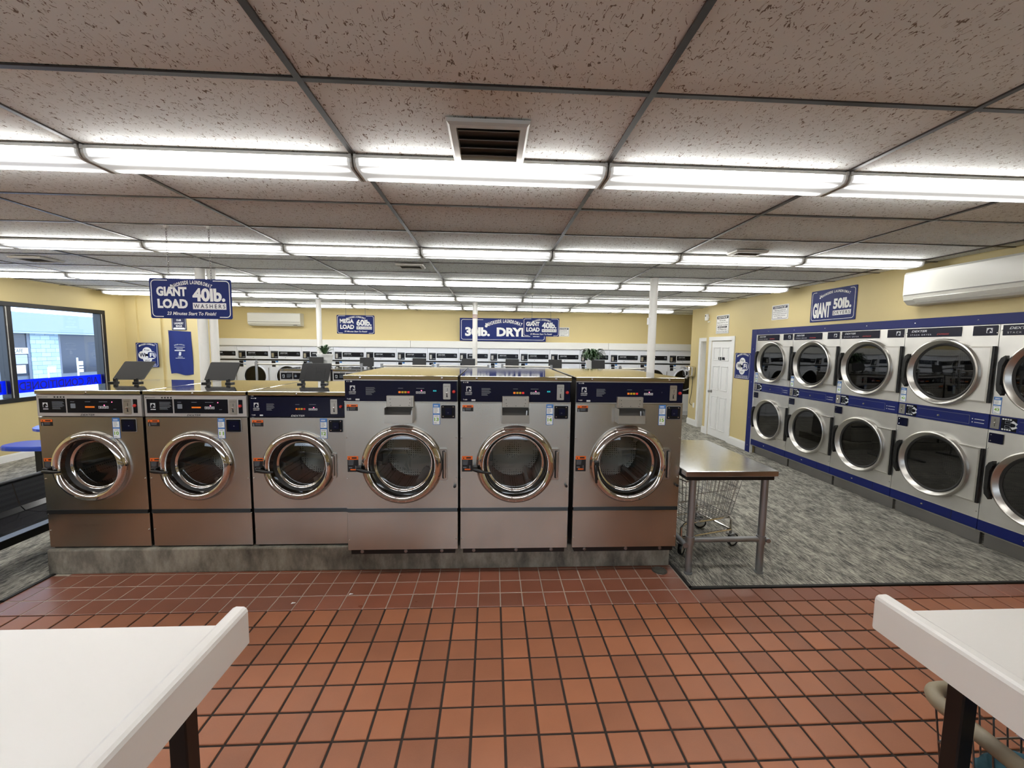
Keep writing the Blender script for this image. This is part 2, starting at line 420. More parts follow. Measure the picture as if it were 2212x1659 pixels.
def arc_text(mb, s, cx, z, width, h, rise, y, bold=0.02):
    # letters set one by one along an arch
    vs_all = [glyph(c, bold, 0, 1.0) if c != ' ' else None for c in s]
    adv = []
    for g in vs_all: adv.append(0.5 if g is None else (max(v[0] for v in g[0]) - min(v[0] for v in g[0])) + 0.07)
    tot = sum(adv); R = (width * width / 4 + rise * rise) / (2 * rise); half = math.asin(min(1, width / 2 / R)); pos = 0
    for g, a in zip(vs_all, adv):
        t = (pos + a / 2) / tot; pos += a
        if g is None: continue
        ang = -half + 2 * half * t; bx, bz = cx + R * math.sin(ang), z + rise - R + R * math.cos(ang)
        k = width / tot; x0 = min(v[0] for v in g[0]); x1 = max(v[0] for v in g[0]); kz = h / 0.73
        pts = []
        for v in g[0]:
            px = (v[0] - (x0 + x1) / 2) * k * 0.97; pz = v[1] * kz
            pts.append((bx + px * math.cos(ang) + pz * math.sin(ang), y, bz - px * math.sin(ang) + pz * math.cos(ang)))
        mb.add(pts, g[1])
    return mb
HORSE = [(0.12, 0.0), (0.06, 0.22), (0.10, 0.48), (0.26, 0.74), (0.44, 0.86), (0.52, 1.0), (0.60, 0.86), (0.74, 0.76), (0.84, 0.56), (0.97, 0.36), (0.92, 0.24), (0.80, 0.25), (0.66, 0.42), (0.56, 0.44), (0.60, 0.26), (0.52, 0.0)]
def horse(mb, x, z, s, y): return mb.prism([(x + a * s, z + b * s) for a, b in HORSE], y, y + 0.0008)
def bars(mb, x, z, w, rows, pitch, h, y, ragged=0.35, seed=1):
    r = random.Random(seed)
    for i in range(rows):
        ww = w * (1 - ragged * r.random()); mb.box(x, y, z - i * pitch, x + ww, y + 0.0006, z - i * pitch + h)
    return mb
ORD = ['first', 'second', 'third', 'fourth', 'fifth', 'sixth', 'seventh', 'eighth', 'ninth', 'tenth', 'eleventh', 'twelfth', 'thirteenth', 'fourteenth', 'fifteenth', 'sixteenth']

# ================================================================ STRUCTURE
XL, XR, YF, YB = -6.9, 4.42, -3.2, 10.6
GX = [-0.6603 + 1.2192 * k for k in range(-6, 6)]
GY0, GDY = 1.5069, 0.6096
# ---- floor: mortar bed, quarry tiles, carpet
fl = struct(MB().box(XL - 0.4, YF, -0.12, 5.7, YB + 0.1, -0.006).build('floor', 'grout_dark'))
TS, TX0, TY0 = 0.1524, 0.0742, 3.0534
MB().box(-3.24, TY0 - 3 * TS + 0.004, -0.006, 1.455, 3.09, -0.0022).build('worn_grout', 'grout_pale', fl, label='pale crusted grout beside the plinth')
def tile_bm(gap, top=0.0):
    h = TS / 2 - gap / 2; c = 0.003; b = MB()
    v = [(-h, -h, -0.008), (h, -h, -0.008), (h, h, -0.008), (-h, h, -0.008), (-h, -h, top - 0.002), (h, -h, top - 0.002), (h, h, top - 0.002), (-h, h, top - 0.002),
         (-h + c, -h + c, top), (h - c, -h + c, top), (h - c, h - c, top), (-h + c, h - c, top)]
    f = [(8, 9, 10, 11)] + [(4 + i, 4 + (i + 1) % 4, 8 + (i + 1) % 4, 8 + i) for i in range(4)] + [(i, (i + 1) % 4, 4 + (i + 1) % 4, 4 + i) for i in range(4)]
    return b.add(v, f)
m_dry = tile_bm(0.012).mesh('floor_tile', 'quarry_tile'); m_damp = tile_bm(0.006).mesh('floor_tile', 'quarry_tile_damp')
cells = []; CUT = []
for j in range(-1, 20):
    cy = TY0 - (j + 0.5) * TS
    for i in range(-46, 30):
        cx = TX0 + (i + 0.5) * TS
        if cx - TS / 2 < -3.24 and cx + TS / 2 > -3.24 and 0 <= j < 2:
            CUT.append((cx + TS / 2, cy, j))
        if cx - TS / 2 < -3.24 and j < 2: continue
        if j < 2 and cx > 1.45: continue
        if j < 0: continue
        cells.append((cx, cy, j))
vis = [c for c in cells if c[1] > 0.98 and abs(c[0] - 0.06) < 1.18 * c[1] + 0.3 and not (c[1] < 1.35 and (c[0] < -0.75 or c[0] > 1.42))]
vis.sort(key=lambda c: c[0] ** 2 + c[1] ** 2)
big = set(vis[:300]); rest_dry = MB(); rest_damp = MB()
for c in cells:
    damp = c[2] < 3
    if c in big:
        o = bpy.data.objects.new('floor_tile', m_damp if damp else m_dry); COL.objects.link(o); o.parent = fl; o.location = (c[0], c[1], random.uniform(-0.0008, 0.0004))
    else:
        t = tile_bm(0.006 if damp else 0.012); (rest_damp if damp else rest_dry).add(t.v, t.f, Matrix.Translation((c[0], c[1], random.uniform(-0.0008, 0.0004))))
# cut tiles along the left carpet edge and against the plinth
for x1, cy, j in CUT: (rest_damp if j < 3 else rest_dry).box(-3.238, cy - TS / 2 + 0.004, -0.008, x1 - 0.004, cy + TS / 2 - 0.004, 0.0)
for i in range(-21, 9):
    rest_damp.box(TX0 + i * TS + 0.003, TY0 + 0.003, -0.008, TX0 + (i + 1) * TS - 0.003, 3.09, 0.0)
stuff(rest_dry.build('floor_tiles', 'quarry_tile', fl)); stuff(rest_damp.build('damp_floor_tiles', 'quarry_tile_damp', fl))
cp = MB()
cp.box(-7.16, 2.745, -0.006, -3.255, YB, 0.004); cp.box(1.472, 2.772, -0.006, 5.6, YB, 0.004); cp.box(-3.255, 3.75, -0.006, 1.472, YB, 0.004); cp.box(TX0 + 29 * TS + TS, YF, -0.006, 5.6, 2.772, 0.004)
cp.build('carpet', 'carpet', fl)
ed = MB(); ed.box(-3.262, 2.73, -0.005, -3.236, 3.08, 0.007, 0.002); ed.box(XL, 2.728, -0.005, -3.236, 2.752, 0.007, 0.002); ed.box(1.452, 2.757, -0.005, 1.478, 3.09, 0.007, 0.002); ed.box(1.452, 2.752, -0.005, 4.40, 2.778, 0.007, 0.002)
ed.build('carpet_edging', 'rubber_edge', fl)
# ---- concrete plinth under the front washers, another under the middle island
MBp = MB().box(-3.29, 3.075, -0.006, 1.44, 4.25, 0.19, 0.012, 2)
tag(MBp.build('concrete_plinth', 'concrete'), 'stained concrete plinth under the front row of steel washers', 'plinth')
tag(MB().box(-3.46, 6.78, -0.006, 2.6, 7.8, 0.14, 0.01).build('concrete_plinth', 'concrete'), 'concrete plinth under the middle island of washers, hidden behind the front row', 'plinth')

# ---- ceiling: slab, lay-in boards, T-bar grid
ce = struct(MB().box(XL - 0.4, YF - 0.1, CZ + 0.03, 5.7, YB + 0.1, CZ + 0.2).build('ceiling', 'ceiling_slab'))
bd = MB().box(0.008, 0.008, 0.0, 1.2112, 0.6016, 0.016, 0.003).mesh('ceiling_board', 'ceiling_board')
for k in range(-5, 4):
    for mm in range(-2, 15):
        x = -0.6603 + 1.2192 * k; y = GY0 + GDY * mm
        o = bpy.data.objects.new('ceiling_board', bd); COL.objects.link(o); o.parent = ce
        o.location = (x, y, CZ + 0.003 + random.uniform(-0.002, 0.003))
for k in (-6, 4):
    for mm in range(-2, 15):
        x = -0.6603 + 1.2192 * k; w = 1.2112 if k > 0 else 1.2112
        x0 = x + 0.008 if k > 0 else XL + 0.004; x1 = x + 1.2112
        y = GY0 + GDY * mm
        if k == 4 and y < 8.2: x1 = XR - 0.01
        if x1 - x0 < 0.05: continue
        MB().box(0, 0.008, 0, x1 - x0, 0.6016, 0.016, 0.003).build('ceiling_board', 'ceiling_board', ce, loc=(x0, y, CZ + 0.003))
for k in range(-5, 5):
    x = -0.6603 + 1.2192 * k
    MB().box(x - 0.012, GY0 - 2 * GDY, CZ - 0.004, x + 0.012, YB, CZ + 0.004, 0.001).build('grid_runner', 'grid_metal', ce)
for mm in range(-2, 15):
    y = GY0 + GDY * mm
    MB().box(XL, y - 0.011, CZ - 0.003, XR if y < 8.2 else 5.6, y + 0.011, CZ + 0.003, 0.001).build('cross_tee', 'grid_metal', ce)

# ---- walls
WY = 'wall_yellow'
# left wall with the window opening Y 4.5..7.72, Z 0.84..2.29
WL = MB(); WL.box(XL - 0.18, YF, 0, XL, 4.5, CZ + 0.03); WL.box(XL - 0.18, 7.72, 0, XL, 8.6, CZ + 0.03)
WL.box(XL - 0.18, 4.5, 0, XL, 7.72, 0.84); WL.box(XL - 0.18, 4.5, 2.29, XL, 7.72, CZ + 0.03)
struct(WL.build('wall_left', WY)); struct(MB().box(-7.3, 8.4, 0, -7.16, YB, CZ + 0.03).build('wall_left_far', WY))
# closet wall at the far left, in three shallow steps
wc = MB(); wc.box(-7.3, 8.12, 0, -6.69, 8.4, CZ + 0.03); wc.box(-6.69, 8.16, 0, -6.29, 8.4, CZ + 0.03); wc.box(-6.29, 8.20, 0, -5.50, 8.4, CZ + 0.03)
struct(wc.build('wall_closet', WY))
# back wall with the white soffit panel above the dryers
struct(MB().box(XL - 0.4, YB, 0, 5.7, YB + 0.15, CZ + 0.03).build('wall_back', WY))
sf = MB()
for x0, x1 in ((-7.15, -2.03), (-2.02, -0.47), (-0.46, 2.99), (3.0, 5.55)): sf.box(x0, 10.37, 1.69, x1, YB - 0.002, 1.862, 0.004)
struct(sf.build('trim_1', 'soffit_white'))
# right wall: header over the dryers, stretch with the door, near stretch; the far stretch stands 0.19 m further out
wr = MB(); wr.box(XR, YF, 1.99, XR + 0.16, 6.60, CZ + 0.03); wr.box(XR, 6.60, 0, XR + 0.16, 7.34, CZ + 0.03); wr.box(XR, 8.04, 0, XR + 0.16, 8.25, CZ + 0.03); wr.box(XR, 7.34, 1.905, XR + 0.16, 8.04, CZ + 0.03); wr.box(XR, YF, 0, XR + 0.16, 2.52, 1.99)
struct(wr.build('wall_right', WY))
w2 = MB(); w2.box(4.61, 8.80, 0, 4.72, 9.28, CZ + 0.03); w2.box(4.61, 8.25, 1.905, 4.72, 8.80, CZ + 0.03); w2.box(4.58, 8.09, 0, 5.62, 8.25, CZ + 0.03); w2.box(4.72, 9.18, 0, 5.62, 9.28, CZ + 0.03); w2.box(5.56, 8.25, 0, 5.66, YB, CZ + 0.03)
struct(w2.build('wall_right_far', WY))
# wall behind the camera, with the shopfront opening where the daylight comes in
wf = MB(); wf.box(XL - 0.1, YF - 0.15, 0, 5.7, YF, 1.9); wf.box(XL - 0.1, YF - 0.15, 2.5, 5.7, YF, CZ + 0.03); wf.box(2.3, YF - 0.15, 1.9, 5.7, YF, 2.5); wf.box(XL - 0.1, YF - 0.15, 1.9, -5.6, YF, 2.5)
struct(wf.build('wall_front', WY))
struct(MB().box(4.58, YF, 0, 5.3, YF + 0.1, 2.0).box(5.3, YF, 0, 5.4, 8.1, CZ).build('wall_service', WY))
# baseboards
def baseboard(name, pts, h=0.10, t=0.016):
    b = MB()
    for (xa, ya, xb, yb, nx, ny) in pts:
        # profile: flat board with a stepped top
        for z0, z1, tt in ((0.004, h - 0.022, t), (h - 0.022, h - 0.008, t * 0.7), (h - 0.008, h, t * 0.4)):
            x0, x1 = sorted((xa, xb)); y0, y1 = sorted((ya, yb))
            if nx: b.box(min(xa, xa + nx * tt), y0, z0, max(xa, xa + nx * tt), y1, z1)
            else: b.box(x0, min(ya, ya + ny * tt), z0, x1, max(ya, ya + ny * tt), z1)
    struct(b.build(name, 'white_paint'))
baseboard('baseboard_left', [(XL, YF, XL, 8.12, 1, 0), (XL, 8.12, -6.69, 8.12, 0, -1), (-6.69, 8.16, -6.29, 8.16, 0, -1), (-6.29, 8.2, -5.62, 8.2, 0, -1)], 0.11)
baseboard('baseboard_right', [(XR, 6.72, XR, 7.26, -1, 0), (XR, 8.13, XR, 8.25, -1, 0), (4.61, 8.89, 4.61, 9.28, -1, 0)], 0.145, 0.02)
# carpeted toe kick below the dryers
struct(MB().box(4.47, 2.52, 0.004, 4.49, 6.60, 0.142).build('baseboard_dryers', 'carpet'))
# blue surround of the dryer bank
tb = MB(); tb.box(4.374, 6.583, 0.004, 4.42, 6.715, 2.076, 0.003); tb.box(4.374, 2.40, 1.985, 4.42, 6.583, 2.076, 0.003)
t_ = struct(tb.build('trim_2', 'navy_trim'))
MB().box(4.372, 6.580, 0.004, 4.42, 6.5835, 1.985).build('edge_strip', 'white_paint', t_)
sc_ = MB()
for y in (6.3, 5.75, 5.2, 4.6, 4.05, 3.5): sc_.lathe([(0, -0.004), (0.006, -0.003), (0.007, 0)], (4.374, y, 2.03), 'X', 8)
for z in (1.75, 1.2, 0.6, 0.12): sc_.lathe([(0, -0.004), (0.006, -0.003), (0.007, 0)], (4.374, 6.65, z), 'X', 8)
stuff(sc_.build('screw_heads', 'chrome', t_))

# ---- window in the left wall (black aluminium, two panes, blue film band with reversed lettering)
w1 = struct(bpy.data.objects.new('window_1', None)); COL.objects.link(w1); w1['kind'] = 'structure'
fr = MB()
X0, X1 = XL - 0.12, XL + 0.012
fr.box(X0, 4.5, 0.84, X1, 7.72, 0.905, 0.004); fr.box(X0, 4.5, 2.225, X1, 7.72, 2.29, 0.004); fr.box(X0, 7.625, 0.905, X1, 7.72, 2.225, 0.004); fr.box(X0, 4.5, 0.905, X1, 4.58, 2.225, 0.004); fr.box(X0, 6.19, 0.905, X1, 6.285, 2.225, 0.004)
fr.build('window_frame', 'window_black', w1)
st_ = MB()
for y in (6.205, 7.64): st_.box(X1, y, 0.91, X1 + 0.006, y + 0.012, 2.22)
st_.build('frame_bead', 'silver_paint', w1)
for y0, y1 in ((4.58, 6.19), (6.285, 7.625)):
    MB().box(XL - 0.06, y0, 0.905, XL - 0.054, y1, 2.225).build('pane', 'window_glass', w1)
    f_ = MB().box(XL - 0.0525, y0 + 0.004, 0.965, XL - 0.0515, y1 - 0.004, 1.16).build('film_band', 'window_film', w1)
lt = MB(); text(lt, 'AIR CONDITIONED', 0, 0, 0.125, w=1.22, bold=0.015, mirror=True)
o = lt.build('film_lettering', 'film_letters', w1); o.location = (XL - 0.0505, 6.955, 1.0); o.rotation_euler = (0, 0, PI / 2)
lt = MB(); text(lt, 'E', 0, 0, 0.125, bold=0.015, mirror=True)
o = lt.build('film_lettering', 'film_letters', w1); o.location = (XL - 0.0505, 6.09, 1.0); o.rotation_euler = (0, 0, PI / 2)

# ---- doors in the right wall
d1 = struct(bpy.data.objects.new('door_1', None)); COL.objects.link(d1); d1['kind'] = 'structure'
cs = MB()
cs.box(XR - 0.018, 7.25, 0.004, XR, 7.34, 1.905, 0.004); cs.box(XR - 0.018, 8.04, 0.004, XR, 8.13, 1.905, 0.004); cs.box(XR - 0.018, 7.25, 1.905, XR, 8.13, 1.985, 0.004)
cs.build('door_casing', 'door_white', d1)
lf = MB().box(XR + 0.004, 7.342, 0.012, XR + 0.04, 8.038, 1.895)
lf.build('door_leaf', 'door_white', d1)
for (ya, yb) in ((7.43, 7.66), (7.72, 7.95)):
    for (za, zb) in ((0.16, 0.82), (0.94, 1.42), (1.52, 1.78)):
        p = MB()
        # raised panel with a sunk moulding frame around it
        for q in ((ya, za, yb, za + 0.018), (ya, zb - 0.018, yb, zb), (ya, za, ya + 0.018, zb), (yb - 0.018, za, yb, zb)):
            p.box(XR - 0.006, q[0], q[1], XR + 0.006, q[2], q[3], 0.003)
        p.box(XR - 0.003, ya + 0.035, za + 0.035, XR + 0.006, yb - 0.035, zb - 0.035, 0.003)
        p.build('door_panel', 'door_white', d1)
kn = MB().lathe([(0.0, -0.068), (0.018, -0.066), (0.027, -0.052), (0.024, -0.038), (0.010, -0.03), (0.010, -0.008), (0.030, -0.006), (0.030, 0)], (XR + 0.004, 7.97, 0.90), 'X', 16)
kn.build('door_knob', 'knob_metal', d1, True)
pq = MB().box(XR - 0.004, 7.55, 1.53, XR + 0.004, 7.77, 1.59, 0.001).build('door_plate', 'near_black_panel', d1)
pt = MB(); bars(pt, 0, 0.0, 0.10, 2, 0.018, 0.007, -0.001, 0.4, 3); o = pt.build('print', 'print_grey', d1); o.location = (XR - 0.0045, 7.75, 1.563); o.rotation_euler = (0, 0, -PI / 2)
hg = MB()
for z in (0.2, 1.0, 1.7): hg.box(XR - 0.006, 7.338, z, XR + 0.003, 7.346, z + 0.09)
hg.build('hinges', 'knob_metal', d1)
d2 = struct(bpy.data.objects.new('door_2', None)); COL.objects.link(d2); d2['kind'] = 'structure'
cs = MB(); cs.box(4.592, 8.80, 0.004, 4.61, 8.89, 1.905, 0.004); cs.box(4.592, 8.25, 1.905, 4.61, 8.89, 1.985, 0.004); cs.box(4.61, 8.785, 0.004, 4.80, 8.80, 1.905); cs.build('door_casing', 'door_white', d2)
lf = MB().box(4.80, 8.27, 0.012, 4.835, 8.79, 1.90); lf.build('door_leaf', 'door_white', d2)
MB().box(4.79, 8.60, 0.3, 4.80, 8.635, 1.8, 0.002).build('door_panel', 'door_white', d2)
MB().box(4.775, 8.74, 0.98, 4.80, 8.77, 1.06, 0.004).build('latch', 'knob_metal', d2)
# wall outlet
oo = tag(MB().box(4.602, 8.98, 0.41, 4.61, 9.05, 0.52, 0.002).build('wall_outlet', 'white_paint'), 'white wall outlet with a plug low on the yellow wall beside the open doorway', 'outlet')

# ================================================================ CEILING LIGHTS
LY0, LDY = 2.042, 1.8288
def light_meshes():
    L = 1.209
    hs = MB().prof_x([(0, 0), (0.2, 0), (0.2, -0.014), (0, -0.014)], 0, L).mesh('housing', 'fixture_white')
    pr = [(0.002, -0.014), (0.004, -0.034), (0.014, -0.049), (0.03, -0.055), (0.17, -0.055), (0.186, -0.049), (0.196, -0.034), (0.198, -0.014)]
    ln = MB().prof_x(pr, 0.008, L - 0.008).mesh('lens', 'fixture_lens')
    pe = [(-0.001, -0.008), (0.0, -0.036), (0.012, -0.053), (0.03, -0.059), (0.17, -0.059), (0.188, -0.053), (0.2, -0.036), (0.201, -0.008)]
    e0 = MB().prof_x(pe, -0.001, 0.008).mesh('end_cap', 'fixture_white'); e1 = MB().prof_x(pe, L - 0.008, L + 0.001).mesh('end_cap', 'fixture_white')
    br = MB().box(0.0, -0.006, -0.018, 0.012, 0.0, 0.0).box(L - 0.012, -0.006, -0.018, L, 0.0, 0.0).mesh('mounting_clip', 'fixture_white')
    return [('housing', hs), ('lens', ln), ('end_cap', e0), ('end_cap', e1), ('mounting_clip', br)]
LM = light_meshes()
RANGE = [(-5, 2), (-5, 3), (-5, 3), (-5, 3), (-5, 3)]
ROWN = ['nearest', 'second', 'third', 'fourth', 'fifth']
for r, (k0, k1) in enumerate(RANGE):
    for q, k in enumerate(range(k0, k1 + 1)):
        x = -0.6603 + 1.2192 * k + 0.005
        if x < XL: continue
        off = {0: 2, 1: 1}.get(r, 0)   # fixtures beyond the left edge of the picture
        lab = '%s fluorescent wraparound fixture from the left in the %s row of ceiling lights' % (ORD[q - off], ROWN[r]) if q >= off else 'fluorescent wraparound fixture of the %s row, %s beyond the left picture edge' % (ROWN[r], 'just' if q == off - 1 else 'farther')
        t = thing('fluorescent_fixture', lab, 'ceiling light', (x, LY0 + LDY * r, CZ - 0.004), 0, '%s row of fluorescent fixtures' % ROWN[r])
        for nm, me in LM:
            o = bpy.data.objects.new(nm, me); COL.objects.link(o); o.parent = t
# ---- ceiling vents
def vent(cx, cy, wx, wy, label, slats=4, z=CZ - 0.004):
    t = thing('ceiling_vent', label, 'vent', (cx, cy, z))
    fr = MB(); hx, hy = wx / 2, wy / 2; b = 0.038
    ring = [(-hx, -hy), (hx, -hy), (hx, hy), (-hx, hy)]
    def loop(off, zz): return [(-hx + off, -hy + off, zz), (hx - off, -hy + off, zz), (hx - off, hy - off, zz), (-hx + off, hy - off, zz)]
    loops = [loop(0, 0), loop(0.004, -0.012), loop(b * 0.35, -0.020), loop(b, -0.020), loop(b + 0.003, 0.03)]
    vs = sum(loops, []); fs = []
    for a in range(len(loops) - 1):
        for i in range(4): j = (i + 1) % 4; fs.append((a * 4 + i, a * 4 + j, a * 4 + 4 + j, a * 4 + 4 + i))
    fr.add(vs, fs); fr.build('vent_frame', 'vent_white', t)
    MB().box(-hx + b, -hy + b, 0.0035, hx - b, hy - b, 0.006).build('vent_backing', 'vent_dark', t)
    n_ = slats
    for i in range(n_):
        y = -hy + b + (i + 0.6) * (wy - 2 * b) / n_
        s = MB().prof_x([(-0.018, -0.016), (-0.016, -0.018), (0.018, 0.001), (0.016, 0.003)], -hx + b + 0.003, hx - b - 0.003); s.build('slat', 'ac_grey', t, loc=(0, y, 0))
    return t
vent(-0.02, 1.875, 0.335, 0.36, 'white square ceiling vent with dark slats in front of the nearest row of lights')
vent(-0.91, 4.72, 0.30, 0.22, 'small white ceiling vent between the second and third rows of lights, near the middle', 5)
v3 = vent(2.33, 3.72, 0.30, 0.17, 'narrow ceiling vent above the washer end, with a string hanging from it', 3)
MB().cyl((-0.12, -0.05, -0.01), (-0.12, -0.05, -0.17), 0.0015, 5).build('pull_string', 'fixture_white', v3)
vent(-4.95, 4.8, 0.34, 0.26, 'dark slatted ceiling vent high at the far left of the room', 4)

# ================================================================ SIGNS
def brand_arch(mb, mb2, cx, z, width, h, y):
    arc_text(mb, 'SHORESIDE LAUNDROMAT', cx + width * 0.05, z, width * 0.9, h, width * 0.10, y, 0.035)
    # swirl of bubbles at the start of the arch
    x = cx - width * 0.46
    for dx, dz, r in ((0, 0, 0.35), (0.03, 0.035, 0.28), (-0.005, 0.06, 0.2), (0.045, 0.075, 0.14)):
        mb2.lathe([(0.0, 0), (h * r * 1.2, 0)], (x + dx * width, y, z + dz * width), 'Y', 10)
def sign_border(mb, w, h, inset, t, y, gap_top=None, gap_bot=None, r=0.03, side=True):
    out = rrect(-w / 2 + inset, -h / 2 + inset, w / 2 - inset, h / 2 - inset, r, 4); inn = rrect(-w / 2 + inset + t, -h / 2 + inset + t, w / 2 - inset - t, h / 2 - inset - t, max(r - t, 0.002), 4)
    k = len(out)
    def seg(a, b, c, d): mb.add([(a[0], y, a[1]), (b[0], y, b[1]), (c[0], y, c[1]), (d[0], y, d[1])], [(0, 1, 2, 3)])
    for i in range(k):
        j = (i + 1) % k; a, b, c, d = out[i], out[j], inn[j], inn[i]
        top = a[1] > 0 and abs(a[1] - b[1]) < 1e-6 and abs(a[0] - b[0]) > 0.1; bot = a[1] < 0 and abs(a[1] - b[1]) < 1e-6 and abs(a[0] - b[0]) > 0.1
        gp = gap_top if top else gap_bot if bot else None
        if gp:
            z0, z1 = a[1], d[1]; xa, xb = min(a[0], b[0]), max(a[0], b[0])
            seg((xa, z0), (gp[0], z0), (gp[0], z1), (xa, z1)); seg((gp[1], z0), (xb, z0), (xb, z1), (gp[1], z1))
        else: seg(a, b, c, d)
def hanging_sign(name, label, loc, l1, l2, big, foot, w=0.61, h=0.305, chains=None, rz=0.0):
    t = thing(name, label, 'sign', loc, rz)
    MB().prism(rrect(-w / 2, -h / 2, w / 2, h / 2, 0.014), -0.002, 0.002).build('sign_panel', 'sign_blue', t)
    y = -0.0035
    bo = MB(); sign_border(bo, w, h, 0.011, 0.006, y, (-0.17, 0.17), (-0.21, 0.21)); stuff(bo.build('border', 'sign_white', t))
    a = MB(); brand_arch(a, a, 0.0, 0.082, 0.31, 0.028, y); a.build('arched_lettering', 'sign_white', t)
    g = MB(); text(g, l1, -0.142, 0.018, 0.072, y, 0.225, 0.05); text(g, l2, -0.138, -0.075, 0.072, y, 0.225, 0.05); text(g, big, 0.135, -0.02, 0.103, y, 0.245, 0.045); g.build('large_lettering', 'sign_white', t)
    MB().box(0.012, y, -0.079, 0.262, y + 0.001, -0.030).build('white_box', 'sign_white', t)
    s = MB(); text(s, 'WASHERS', 0.137, -0.071, 0.031, y - 0.0012, 0.236, 0.01, 0, 'C', 1.5); s.build('boxed_lettering', 'ink_navy', t)
    f = MB(); text(f, foot, 0.0, -0.126, 0.026, y, 0.37, 0.02, 0.25); f.build('foot_lettering', 'sign_white', t)
    if chains:
        for cx in chains:
            c = MB(); z = h / 2 - 0.014; top = CZ - loc[2] - 0.006; i = 0
            while z < top:
                zz = min(z + 0.024, top)
                if i % 2: pts = [(cx + 0.006 * math.cos(a), 0, (z + zz) / 2 + (zz - z) / 2 * math.sin(a)) for a in [2 * PI * q / 8 for q in range(8)]]
                else: pts = [(cx, 0.006 * math.cos(a), (z + zz) / 2 + (zz - z) / 2 * math.sin(a)) for a in [2 * PI * q / 8 for q in range(8)]]
                c.tube(pts, 0.0016, 4, True); z += 0.019; i += 1
            c.build('chain', 'knob_metal', t)
            MB().box(cx - 0.012, -0.012, top - 0.02, cx + 0.012, 0.012, top + 0.002, 0.002).build('ceiling_clip', 'fixture_white', t)
    return t
hanging_sign('hanging_sign', 'blue GIANT LOAD 40lb. washers sign hanging on chains over the short washers', (-2.33, 3.336, 2.075), 'GIANT', 'LOAD', '40lb.', '23 Minutes Start To Finish!', chains=(-0.157, 0.157))
hanging_sign('hanging_sign', 'blue MEGA LOAD 60lb. washers sign hanging over the middle island', (-2.235, 6.9, 2.07), 'MEGA', 'LOAD', '60lb.', '35 Minutes Start To Finish!', chains=(-0.157, 0.157))
hanging_sign('hanging_sign', 'small blue GIANT LOAD 40lb. sign hanging in front of the long dryers sign', (0.83, 6.9, 2.07), 'GIANT', 'LOAD', '40lb.', '23 Minutes Start To Finish!', chains=(-0.157, 0.157))
# long sign on the back wall
t = thing('wall_sign', 'long blue 30lb. DRYERS sign on the back wall above the white dryers', 'sign', (0.285, 10.37, 2.16))
MB().box(-1.085, -0.006, -0.285, 1.085, 0.006, 0.285, 0.002).build('sign_panel', 'sign_blue', t)
MB().box(-0.9, 0.006, 0.1, -0.86, 0.228, 0.14).box(0.86, 0.006, 0.1, 0.9, 0.228, 0.14).build('standoff', 'galvanised_pipe', t)
y = -0.0075; bo = MB(); sign_border(bo, 2.17, 0.57, 0.035, 0.009, y, (-0.5, 0.5), None, 0.05); stuff(bo.build('border', 'sign_white', t))
a = MB(); brand_arch(a, a, 0.0, 0.09, 0.92, 0.085, y); a.build('arched_lettering', 'sign_white', t)
text(MB(), '30lb.', -0.64, -0.165, 0.225, y, 0.62, 0.05).build('large_lettering', 'sign_white', t); text(MB(), 'DRYERS', 0.40, -0.165, 0.225, y, 1.12, 0.05).build('large_lettering', 'sign_white', t)
# notice cards
def notice(label, loc, w, h, rz, lines, head='NOTICE', dark='ink_navy', mid=None):
    t = thing('notice_card', label, 'notice', loc, rz)
    MB().prism(rrect(-w / 2, -h / 2, w / 2, h / 2, 0.006), -0.003, 0.003).build('card', 'sign_white', t)
    y = -0.0045; b = MB(); sign_border(b, w, h, 0.012, 0.005, y, None, None, 0.02); b.build('border', dark, t)
    hh = min(h * 0.16, 0.05); MB().prism(rrect(-w / 2 + 0.025, h / 2 - 0.022 - hh, w / 2 - 0.025, h / 2 - 0.022, hh * 0.3), y, y + 0.001).build('heading_band', dark, t)
    x = MB(); text(x, head, 0, h / 2 - 0.022 - hh * 0.82, hh * 0.66, y - 0.001, (w - 0.05) * 0.84, 0.03, 0.25); x.build('heading', 'sign_white', t)
    q = MB(); z = h / 2 - 0.03 - hh; n_ = len(lines); st = (h - hh - 0.05) / n_
    bandz = None
    for i, s in enumerate(lines):
        zz = z - (i + 0.85) * st
        if s.startswith('#'):
            MB().prism(rrect(-w * 0.36, zz - st * 0.1, w * 0.36, zz + st * 0.75, st * 0.2), y, y + 0.001).build('warning_band', dark, t)
            e = MB(); text(e, s[1:], 0, zz + st * 0.08, st * 0.48, y - 0.001, w * 0.6, 0.02, 0.2); e.build('band_lettering', 'sign_white', t)
        else: text(q, s, 0, zz, st * 0.6, y, w * 0.82 * min(1, len(s) / max(len(k) for k in lines) + 0.1), 0.015)
    q.build('lettering', dark, t)
    return t
notice('white notice card about loss or damage to clothes above the white door', (XR - 0.004, 7.69, 2.218), 0.43, 0.352, -PI / 2, ['We Are Not', 'Responsible For Loss', 'Or Damage To Clothes', '#IMPORTANT', 'Use Washers And', 'Dryers At Own Risk!'], dark='ink_black')
notice('white notice card with small print on the right wall beside the GIANT 50lb. sign', (XR - 0.004, 6.13, 2.318), 0.36, 0.226, -PI / 2, ['Please check machines and', 'remove everything inside. We are', 'not responsible for clothes damaged', 'by items left in machines.', 'Thank You'])
notice('white notice card on the back wall half hidden by the small GIANT LOAD sign', (1.83, YB - 0.004, 2.14), 0.36, 0.234, 0, ['Please check machines and', 'remove everything inside. We are', 'not responsible for clothes damaged', 'by items left in machines.', 'Thank You'])
